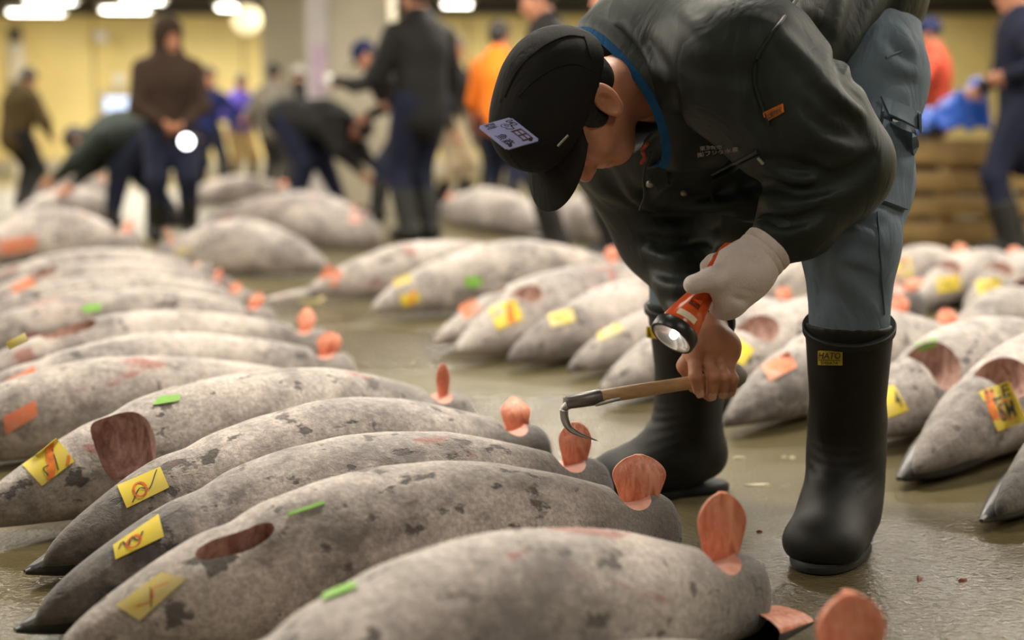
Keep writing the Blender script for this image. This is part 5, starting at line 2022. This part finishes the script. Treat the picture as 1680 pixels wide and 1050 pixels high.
# ------------------------------------------------------------------ what he holds
def build_torch():
    lens_c, tail = P(1101, 556, 2.225), P(1203, 408, 2.315)
    ax = unit(lens_c - tail)
    L = (lens_c - tail).length
    t = thing('torch', 'orange plastic torch with lit lens held in the white glove', 'torch', tail)
    _, a, b = frame_from(ax, (0, 0, 1))

    def rings(name, spec, mat, sq=1.0, seg=32, inner=None):
        """spec: (distance from lens, radius)"""
        vs, fs = [], []
        for dd, r in spec:
            for k in range(seg):
                an = 2 * math.pi * k / seg
                c_, s_ = math.cos(an), math.sin(an)
                e = 1.0
                if dd > .07:
                    e = min(1.28, 1.0 / max(abs(c_), abs(s_))) ** .6
                vs.append(lens_c - ax * dd + (a * c_ + b * s_) * r * e)
        n = len(spec)
        for i in range(n - 1):
            for k in range(seg):
                k2 = (k + 1) % seg
                fs.append((i * seg + k, i * seg + k2, (i + 1) * seg + k2, (i + 1) * seg + k))
        fs.append(tuple(range(seg))[::-1])
        fs.append(tuple((n - 1) * seg + k for k in range(seg)))
        return mesh_obj(name, vs, fs, mat, t, True, None, 35)
    rings('body', [(.018, .032), (.03, .0325), (.05, .029), (.075, .0205), (.09, .0175), (.12, .0165), (L - .012, .0165), (L, .0145)], M['orange_plastic'])
    bez = rings('bezel', [(.0162, .0325), (.0005, .0335), (.001, .0372), (.006, .0385), (.018, .0385), (.022, .036), (.024, .031)], M['black_plastic'])
    # reflector bowl with a lit bulb
    seg = 28
    vs, fs = [], []
    bowl = [(.0005, .0335), (.001, .0305), (.004, .0270), (.008, .0205), (.011, .0120), (.0125, .0030)]
    for dd, r in bowl:
        for k in range(seg):
            an = 2 * math.pi * k / seg
            vs.append(lens_c - ax * dd + (a * math.cos(an) + b * math.sin(an)) * r)
    for i in range(len(bowl) - 1):
        for k in range(seg):
            k2 = (k + 1) % seg
            fs.append((i * seg + k, (i + 1) * seg + k, (i + 1) * seg + k2, i * seg + k2))
    mesh_obj('reflector', vs, fs, M['reflector'], bez, True)
    bm = bmesh.new()
    bmesh.ops.create_uvsphere(bm, u_segments=14, v_segments=10, radius=.0065)
    bmesh.ops.translate(bm, vec=lens_c - ax * .008, verts=bm.verts)
    bm_obj('bulb', bm, M['lens'], bez)
    # the side that faces the camera: sticker, switch recess and switch
    n = (CAM - lens_c)
    n = (n - ax * n.dot(ax)).normalized()
    m = ax.cross(n).normalized()

    def wrap(name, d0, d1, w, mat, r_off, th=.0015, parent=t):
        vs, fs = [], []
        nu, nv = 8, 4
        for j in range(nv + 1):
            dd = d0 + (d1 - d0) * j / nv
            r = np.interp(dd, [.018, .03, .05, .075, .09, .12], [.032, .0325, .029, .0205, .0178, .0170])
            for i in range(nu + 1):
                an = (-1 + 2 * i / nu) * w / r / 2
                vs.append(lens_c - ax * dd + (n * math.cos(an) + m * math.sin(an)) * (r + r_off))
        for q_ in range(len(vs)):
            pass
        k0 = len(vs)
        vs += [v - n * th for v in vs]
        W = nu + 1
        for j in range(nv):
            for i in range(nu):
                q_ = j * W + i
                fs.append((q_, q_ + 1, q_ + W + 1, q_ + W))
                fs.append((k0 + q_, k0 + q_ + W, k0 + q_ + W + 1, k0 + q_ + 1))
        rg = [i for i in range(W)] + [j * W + nu for j in range(1, nv + 1)] + [nv * W + i for i in range(nu - 1, -1, -1)] + [j * W for j in range(nv - 1, 0, -1)]
        for q_ in range(len(rg)):
            x_, y_ = rg[q_], rg[(q_ + 1) % len(rg)]
            fs.append((x_, k0 + x_, k0 + y_, y_))
        return mesh_obj(name, vs, fs, mat, parent, True, None, 40)
    wrap('maker_sticker', .029, .041, .034, plain('cream_sticker', (.75, .62, .45), .5), .001)
    wrap('switch_recess', .056, .078, .018, plain('dark_orange_recess', (.16, .022, .008), .5), .0015)
    wrap('switch_slider', .064, .092, .014, M['orange_plastic'], .0055, .007)
    wrap('grip_ridge', .082, .112, .022, M['orange_plastic'], .003, .004)
    settle(t)


def build_hook():
    A, Bp = P(1208, 616, 2.50), P(985, 651, 2.42)
    C = P(927, 661, 2.40)
    t = thing('fish_hook', 'hand hook with pale wooden handle and curved steel point in bare hand', 'hook', A)
    d = unit(Bp - A)
    pts = [A.lerp(Bp, i / 12) for i in range(13)]
    tube('handle', pts[2:], [.0125, .0125, .0120, .0118, .0118, .0120, .0122, .0122, .0122, .0120, .0118], M['hook_wood'], t, 18)
    tube('handle_end', [A + (A - pts[1]) * .9, A + (A - pts[1]) * .55, A, pts[1], pts[2], pts[3]], [.006, .016, .0225, .022, .0165, .0128], M['knob_grey'], t, 20)
    tube('ferrule', [Bp, Bp.lerp(C, .1), Bp.lerp(C, .95), C], [.0128, .0135, .0115, .009], M['steel_dark'], t, 18)
    tube('ferrule_tongue', [Bp.lerp(C, .15) + Vector((0, -.006, -.011)), P(1018, 654, 2.405)], [.004, .003], M['steel'], t, 10)
    hk = catmull([P(934, 662, 2.40), P(926, 672, 2.398), P(927, 688, 2.396), P(936, 704, 2.393), P(954, 714, 2.388), P(980, 723, 2.382)], 6)
    n = len(hk)
    tube('point', hk, [.0072 - .0064 * max(0, (i / (n - 1) - .45) / .55) for i in range(n)], M['steel'], t, 12)
    settle(t)


build_torch()
build_hook()
# ------------------------------------------------------------------ the workers in the background
CL = {
    'brown': mat_cloth('dark_brown_wool', (0.050, 0.032, 0.024), 0.9, 300, 0.5, 7, 0.15),
    'olive': mat_cloth('olive_brown_jacket', (0.075, 0.052, 0.022), 0.85, 300, 0.5, 7, 0.15),
    'green': mat_cloth('dark_green_jacket', (0.022, 0.030, 0.026), 0.7, 300, 0.5, 7, 0.25),
    'black': mat_cloth('black_jacket', (0.013, 0.0125, 0.013), 0.7, 300, 0.5, 7, 0.25),
    'navy': mat_cloth('navy_cloth', (0.012, 0.015, 0.035), 0.8, 300, 0.5, 7, 0.2),
    'blue': mat_cloth('dark_blue_jacket', (0.018, 0.028, 0.13), 0.75, 300, 0.5, 7, 0.2),
    'purple': mat_cloth('violet_jacket', (0.085, 0.060, 0.36), 0.75, 300, 0.5, 7, 0.2),
    'grey': mat_cloth('grey_jacket', (0.17, 0.155, 0.13), 0.85, 300, 0.5, 7, 0.15),
    'darkgrey': mat_cloth('dark_grey_cloth', (0.040, 0.038, 0.038), 0.85, 300, 0.5, 7, 0.15),
    'beige': mat_cloth('beige_trousers', (0.46, 0.38, 0.25), 0.85, 300, 0.5, 7, 0.15),
    'tan': mat_cloth('tan_trousers', (0.30, 0.21, 0.09), 0.85, 300, 0.5, 7, 0.15),
    'orange': mat_cloth('orange_vest', (0.80, 0.19, 0.015), 0.7, 300, 0.5, 7, 0.2),
    'red': mat_cloth('red_jacket', (0.42, 0.055, 0.03), 0.75, 300, 0.5, 7, 0.2),
    'white': mat_cloth('white_cotton', (0.70, 0.68, 0.64), 0.85, 300, 0.4, 7, 0.15),
    'hair': M['hair'], 'greyhair': plain('grey_hair', (0.22, 0.20, 0.18), 0.7, 0.3, 40), 'bluecap': mat_cloth('navy_cap', (0.015, 0.022, 0.065), 0.85, 300, 0.3, 9, 0.15),
    'rubber': M['rubber'],
}
M['torch_glow'] = glow('torch_beam_lens', (0.95, 0.98, 1.0), 9.0)


def ik(a, c, l1, l2, hint):
    a, c = Vector(a), Vector(c)
    d = c - a
    L = min(d.length, (l1 + l2) * 0.995)
    d.normalize()
    x = (l1 * l1 - l2 * l2 + L * L) / (2 * L)
    hh = math.sqrt(max(l1 * l1 - x * x, 0.0))
    h = Vector(hint) - d * Vector(hint).dot(d)
    h.normalize()
    return a + d * x + h * hh, a + d * L


def figure(label, px, Y, face, h=1.68, lean=5, head_tilt=10, crouch=0.0, feet=((.06, .13), (-.06, -.13)), hands=None,
           jacket='black', trousers='navy', top='hair', boots='rubber', vest=None, long_coat=0.0, gloves=None, step=0.012, head_turn=0, bulk=1.0, group='workers in the background'):
    """face: compass direction (degrees, 0 = to the right, 90 = away, 180 = left, -90 = towards the camera);
    hands: two points (forward, left, height) in metres; feet: two (forward, left)"""
    g = P(px, 300, Y)
    O = Vector((g.x, g.y, 0))
    fa = math.radians(face)
    f = Vector((math.cos(fa), math.sin(fa), 0)); l = Vector((-f.y, f.x, 0)); z = Vector((0, 0, 1))
    s = h / 1.70
    root = thing('person', label, 'person', O, group)
    la = math.radians(lean)
    td = f * math.sin(la) + z * math.cos(la)             # along the trunk
    tn = f * math.cos(la) - z * math.sin(la)             # its front
    pel = O + z * (0.90 * s - crouch) - f * (math.sin(la) * 0.16 * s)
    chest = pel + td * .34 * s
    neck = pel + td * .52 * s
    sh = [chest + td * .065 * s + l * .18 * s, chest + td * .065 * s - l * .18 * s]
    hip = [pel + l * .09 * s - z * .02, pel - l * .09 * s - z * .02]
    ha = math.radians(lean * .75 + head_tilt)
    tu = math.radians(head_turn)
    ff = f * math.cos(tu) + l * math.sin(tu)
    hu = (f * math.sin(ha) + z * math.cos(ha)).normalized()
    hf = (ff * math.cos(ha) - z * math.sin(ha)).normalized()
    hc = neck + (td * .5 + hu * .5) * .155 * s + hf * .015
    if hands is None:
        hands = ((.12, .24, .78), (.10, -.24, .78))
    hp = [O + f * a + l * b + z * c for a, b, c in hands]
    el, wr = [], []
    for i, sg in enumerate((1, -1)):
        e, w = ik(sh[i], hp[i], .29 * s, .26 * s, -f * .45 + l * sg * .9 - z * .25)
        el.append(e); wr.append(w)
    kn, an = [], []
    for i in range(2):
        a = O + f * feet[i][0] + l * feet[i][1] + z * .085
        k_, a2 = ik(hip[i], a, .43 * s, .42 * s, f)
        kn.append(k_); an.append(a2)
    # body
    B = Solid()
    B.cone(pel, chest, .11 * s, .115 * s, .05, (tn, .8))
    B.cone(chest, neck, .11 * s, .06 * s, .05)
    for i in range(2):
        B.cone(chest + td * .08 * s, sh[i], .07 * s, .055 * s, .04)
        B.cone(sh[i], el[i], .046 * s, .036 * s, .02)
        B.cone(el[i], wr[i], .036 * s, .025 * s, .02)
        fd = unit(wr[i] - el[i])
        hand_open(B, wr[i], fd + f * .15, (-l if i == 0 else l) + f * .3, 1 if i == 0 else -1, s * 1.05, .8)
        B.cone(hip[i], kn[i], .075 * s, .050 * s, .03)
        B.cone(kn[i], an[i], .048 * s, .034 * s, .03)
        B.cone(an[i] - z * .04 * s, an[i] + f * .13 * s - z * .05 * s, .032 * s, .028 * s, .02)
    add_head(B, hc, hu, hf, s, True, neck)
    solid_obj('body', B, step, M['skin'], root)
    # trousers
    T = Solid()
    tb = 1 + (bulk - 1) * .7
    T.cone(pel + td * .06 * s, pel - z * .03, .135 * s * tb, .14 * s * tb, .05, (tn, .85))
    for i in range(2):
        T.cone(hip[i], kn[i], .108 * s * tb, .080 * s * tb, .05)
        T.cone(kn[i], an[i] + z * .0, .078 * s * tb, .060 * s, .03)
        T.fold(kn[i], .18, z + l * .3, .07, .006, .8, i)
    solid_obj('trousers', T, step * 1.15, CL[trousers], root)
    # jacket
    J = Solid()
    J.cone(pel - td * (.03 + long_coat) * s, chest, (.150 + .12 * long_coat) * s * bulk, .160 * s * bulk, .06, (tn, .82))
    J.cone(chest, chest + td * .10 * s, .162 * s * bulk, .13 * s * bulk, .06, (tn, .85))
    J.cone(chest + td * .10 * s, neck, .12 * s, .078 * s, .05)
    for i in range(2):
        J.cone(chest + td * .09 * s, sh[i], .10 * s, .080 * s, .05)
        J.cone(sh[i], el[i], (.078 * bulk) * s, .064 * s * bulk, .03)
        J.cone(el[i], wr[i] - unit(wr[i] - el[i]) * .015, .062 * s * bulk, .042 * s, .03)
        J.fold(el[i], .16, unit(wr[i] - sh[i]), .06, .006, .8, i)
    J.fold(pel + td * .1, .25, td + l * .4, .09, .006, .9, 1)
    J.cone(neck + td * .00, neck + hu * .02, .080 * s, .076 * s, .02)
    solid_obj('jacket', J, step * 1.1, CL[jacket], root)
    if vest:
        Vv = Solid()
        Vv.cone(pel + td * .02 * s, chest, .163 * s, .172 * s, .06, (tn, .82))
        Vv.cone(chest, chest + td * .115 * s, .173 * s, .14 * s, .06, (tn, .85))
        for i in range(2):
            Vv.cone(chest + td * .08 * s, sh[i].lerp(chest, .25), .10 * s, .088 * s, .05)
        solid_obj('vest', Vv, step * 1.1, CL[vest], root)
    # boots
    for i in range(2):
        Bt = Solid()
        a = an[i]
        t_ = a.lerp(kn[i], .62)
        Bt.cone(a + z * .0, t_, .062 * s, .080 * s, .03)
        Bt.cone(Vector((a.x, a.y, .055)) - f * .03, Vector((a.x, a.y, .048)) + f * .13 * s, .052 * s, .046 * s, .04)
        Bt.ell(Vector((a.x, a.y, .046)) + f * .14 * s, (.055 * s, .052 * s, .045), (f, l, z), .03)
        Bt.cut((0, 0, .002), (0, 0, -1))
        Bt.cut(t_, unit(kn[i] - a))
        solid_obj('boot', Bt, step, CL[boots], root)
    # headgear
    fx, lx, ux = head_axes(hu, hf)

    def hq(a, b, c):
        return hc + (fx * a + lx * b + ux * c) * s
    if top in ('hair', 'greyhair'):
        K = Solid()
        K.ell(hq(-.016, 0, .036), [.106 * s, .087 * s, .097 * s], (fx, lx, ux), .01)
        K.ell(hq(-.055, 0, -.02), [.055 * s, .072 * s, .06 * s], (fx, lx, ux), .03)
        K.ell(hq(.105, 0, -.045), [.085 * s, .12 * s, .10 * s], (fx, lx, ux), .01, True)
        K.fold(hc, .2, lx + ux * .3, .03, .004, .9)
        solid_obj('hair', K, .008, CL[top], root)
    elif top == 'hood':
        K = Solid()
        K.ell(hq(-.016, 0, .030), [.130 * s, .112 * s, .130 * s], (fx, lx, ux), .01)
        K.cone(hq(-.03, 0, -.04), neck + td * .01, .108 * s, .122 * s, .04)
        K.ell(hq(.125, 0, -.04), [.075 * s, .070 * s, .105 * s], (fx, lx, ux), .02, True)
        solid_obj('hood', K, .009, CL[jacket], root)
    else:
        K = Solid()
        K.ell(hq(-.014, 0, .030), [.110 * s, .090 * s, .104 * s], (fx, lx, ux), .01)
        K.cut(hq(0, 0, .008), -ux + fx * .08)
        K2 = solid_obj('cap', K, .008, CL[top], root, 1, 50)
        V_ = Solid()
        V_.ell(hq(.115, 0, .012), [.075 * s, .075 * s, .010 * s], (fx, lx, ux - fx * .15), .01)
        V_.cut(hq(.07, 0, 0), -fx)
        solid_obj('visor', V_, .006, CL[top], K2)
        Kh = Solid()
        Kh.ell(hq(-.035, 0, .0), [.078 * s, .084 * s, .06 * s], (fx, lx, ux), .02)
        Kh.cut(hq(.0, 0, 0), fx)
        solid_obj('hair', Kh, .009, CL['hair'], root)
    if gloves:
        for i in range(2):
            if gloves == 1 and i == 1:
                continue
            G_ = Solid()
            fd = unit(wr[i] - el[i])
            hand_open(G_, wr[i] - fd * .02, fd + f * .15, (-l if i == 0 else l) + f * .3, 1 if i == 0 else -1, s * 1.25, .8)
            solid_obj('glove', G_, .009, CL['white'], root)
    settle(root)
    return root, wr, hc


def small_torch(at, direction, label, glow_=True, r=0.042, L=0.20, body='orange_plastic'):
    d = unit(direction)
    t = thing('torch', label, 'torch', at)
    at = Vector(at)
    tube('body', [at - d * L, at - d * .06, at - d * .02, at], [r * .55, r * .55, r * .95, r], M[body], t, 16)
    tube('lens', [at + d * .001, at + d * .006], [r * .88, r * .80], M['torch_glow'], t, 16)
    settle(t)


# far left, hunched in an olive jacket
figure('worker in olive brown jacket seen from behind at far left edge', 34, 14.6, 55, 1.50, 14, 26, .04, bulk=1.4, hands=((.24, .18, .72), (.26, -.16, .74)),
       jacket='olive', trousers='black', top='hair', feet=((.10, .16), (-.06, -.14)))
# bending low, head to the left
figure('worker in dark green jacket bending low over fish, left of hooded man', 232, 11.4, 178, 1.66, 103, -2, .06, bulk=1.42, hands=((.72, .14, .34), (.66, -.18, .30)),
       jacket='green', trousers='navy', top='hair', feet=((.20, .16), (-.22, -.16)))
# hooded man with lit torch
_, wr_, _ = figure('standing man in dark brown hooded jacket holding a lit torch', 281, 10.1, -72, 1.55, 6, 14, .0, bulk=1.2, long_coat=.12, hands=((.24, .07, .82), (.24, -.06, .83)),
                   jacket='brown', trousers='navy', top='hood', feet=((.02, .12), (.0, -.13)), head_turn=22)
tp = P(306, 232, 9.70)
small_torch(tp, (0.05, -1, -.12), 'small lit torch shining at camera in hooded man\'s hands', True, .05, .24, 'black_plastic')
figure('worker in dark blue jacket half hidden behind the hooded man', 344, 17.5, -60, 1.62, 8, 10, .05, jacket='blue', trousers='navy', top='hair')
figure('worker in violet jacket and tan trousers by the yellow wall', 396, 19.5, -50, 1.56, 6, 10, .0, bulk=1.25, jacket='purple', trousers='tan', top='hair', hands=((.28, .16, .95), (.28, -.16, .95)))
figure('worker in pale grey jacket left of the white column', 450, 16.8, 70, 1.58, 4, 8, .0, bulk=1.2, jacket='grey', trousers='darkgrey', top='hair')
figure('worker with white cap behind the bending navy worker', 494, 17.4, 100, 1.60, 12, 10, .0, jacket='darkgrey', trousers='darkgrey', top='white')
# navy worker bent double
figure('worker in navy bent double with hanging arms, in front of the column', 505, 13.0, -14, 1.70, 97, 25, .0, bulk=1.5, hands=((.62, .15, .42), (.60, -.15, .38)),
       jacket='black', trousers='navy', top='hair', feet=((.30, .14), (-.06, -.16)))
# capped man with gloved hand and torch
_, wr9, _ = figure('man in navy cap leaning left with white glove behind the tall dark figure', 660, 12.3, 184, 1.70, 34, 18, .03, hands=((.56, .12, 1.20), (.30, -.2, .9)),
                   jacket='black', trousers='navy', top='bluecap', gloves=1, feet=((.22, .14), (-.2, -.14)))
small_torch(P(541, 139, 12.28), (-1, -.35, -.05), 'small lit torch held by the man in navy cap', True, .04, .17, 'orange_plastic')
# tall dark figure
figure('tall man in black jacket and navy trousers standing with back turned, left of the cap', 692, 10.0, 128, 1.84, 3, 4, .0, bulk=1.15, long_coat=.05, hands=((.30, .14, 1.0), (.28, -.16, 1.0)),
       jacket='black', trousers='navy', top='hair', feet=((.0, .11), (.04, -.10)))
figure('grey haired worker in black jacket and beige trousers behind the tall dark man', 738, 13.6, -30, 1.68, 5, 8, .0, hands=((.18, .26, .80), (.2, -.26, .78)),
       jacket='black', trousers='beige', top='greyhair')
figure('worker in bright orange vest and dark trousers standing in the middle distance', 816, 12.2, 60, 1.70, 3, 2, .0, jacket='orange', vest='orange', trousers='navy', top='hair')
figure('grey clad worker just left of the orange vest', 776, 17.0, -60, 1.62, 6, 8, .0, jacket='grey', trousers='darkgrey', top='hair')
figure('man in black jacket and high boots standing directly behind the black cap', 912, 8.9, 195, 1.72, 12, 10, .0, hands=((.30, .16, .95), (.28, -.16, .95)),
       jacket='black', trousers='navy', top='hair', feet=((.04, .10), (-.05, -.10)))
figure('worker in dark grey standing hidden behind the bending man', 1012, 8.3, 200, 1.66, 5, 8, .0, jacket='darkgrey', trousers='darkgrey', top='hair')
figure('worker in red jacket and dark cap behind the blue tarpaulin', 1530, 11.6, 160, 1.68, 6, 12, .0, hands=((.3, .16, 1.1), (.3, -.16, 1.1)), jacket='red', trousers='black', top='bluecap')
figure('dark haired worker whose head shows behind the blue trousers', 1482, 13.5, -90, 1.70, 2, 4, .0, jacket='brown', trousers='black', top='hair')
figure('man in long navy coat and dark boots at the right edge', 1668, 8.7, 176, 1.74, 5, 8, .0, hands=((.14, .20, 1.09), (.2, -.2, 1.02)), jacket='navy', trousers='navy', top='hair', long_coat=.22, feet=((.06, .12), (-.06, -.12)))
figure('worker in pale beige coat cut off by the right edge', 1716, 10.9, 150, 1.68, 5, 8, .0, jacket='beige', trousers='darkgrey', top='hair', long_coat=.1)

# yellow paper trodden on the floor by the bill
c_ = G(512, 492)
o = mesh_obj('paper_scrap', [(-.05, -.04, .001), (.05, -.05, .003), (.06, .04, .012), (-.04, .05, .002), (-.05, -.04, -.0), (.05, -.05, .0), (.06, .04, .010), (-.04, .05, .0)],
             [(0, 1, 2, 3), (7, 6, 5, 4), (0, 4, 5, 1), (1, 5, 6, 2), (2, 6, 7, 3), (3, 7, 4, 0)], M['yellow_pale'], None, False)
o.location = (c_.x, c_.y, 0)
tag(o, 'yellow scrap of paper on the floor below the pale bill', 'paper')
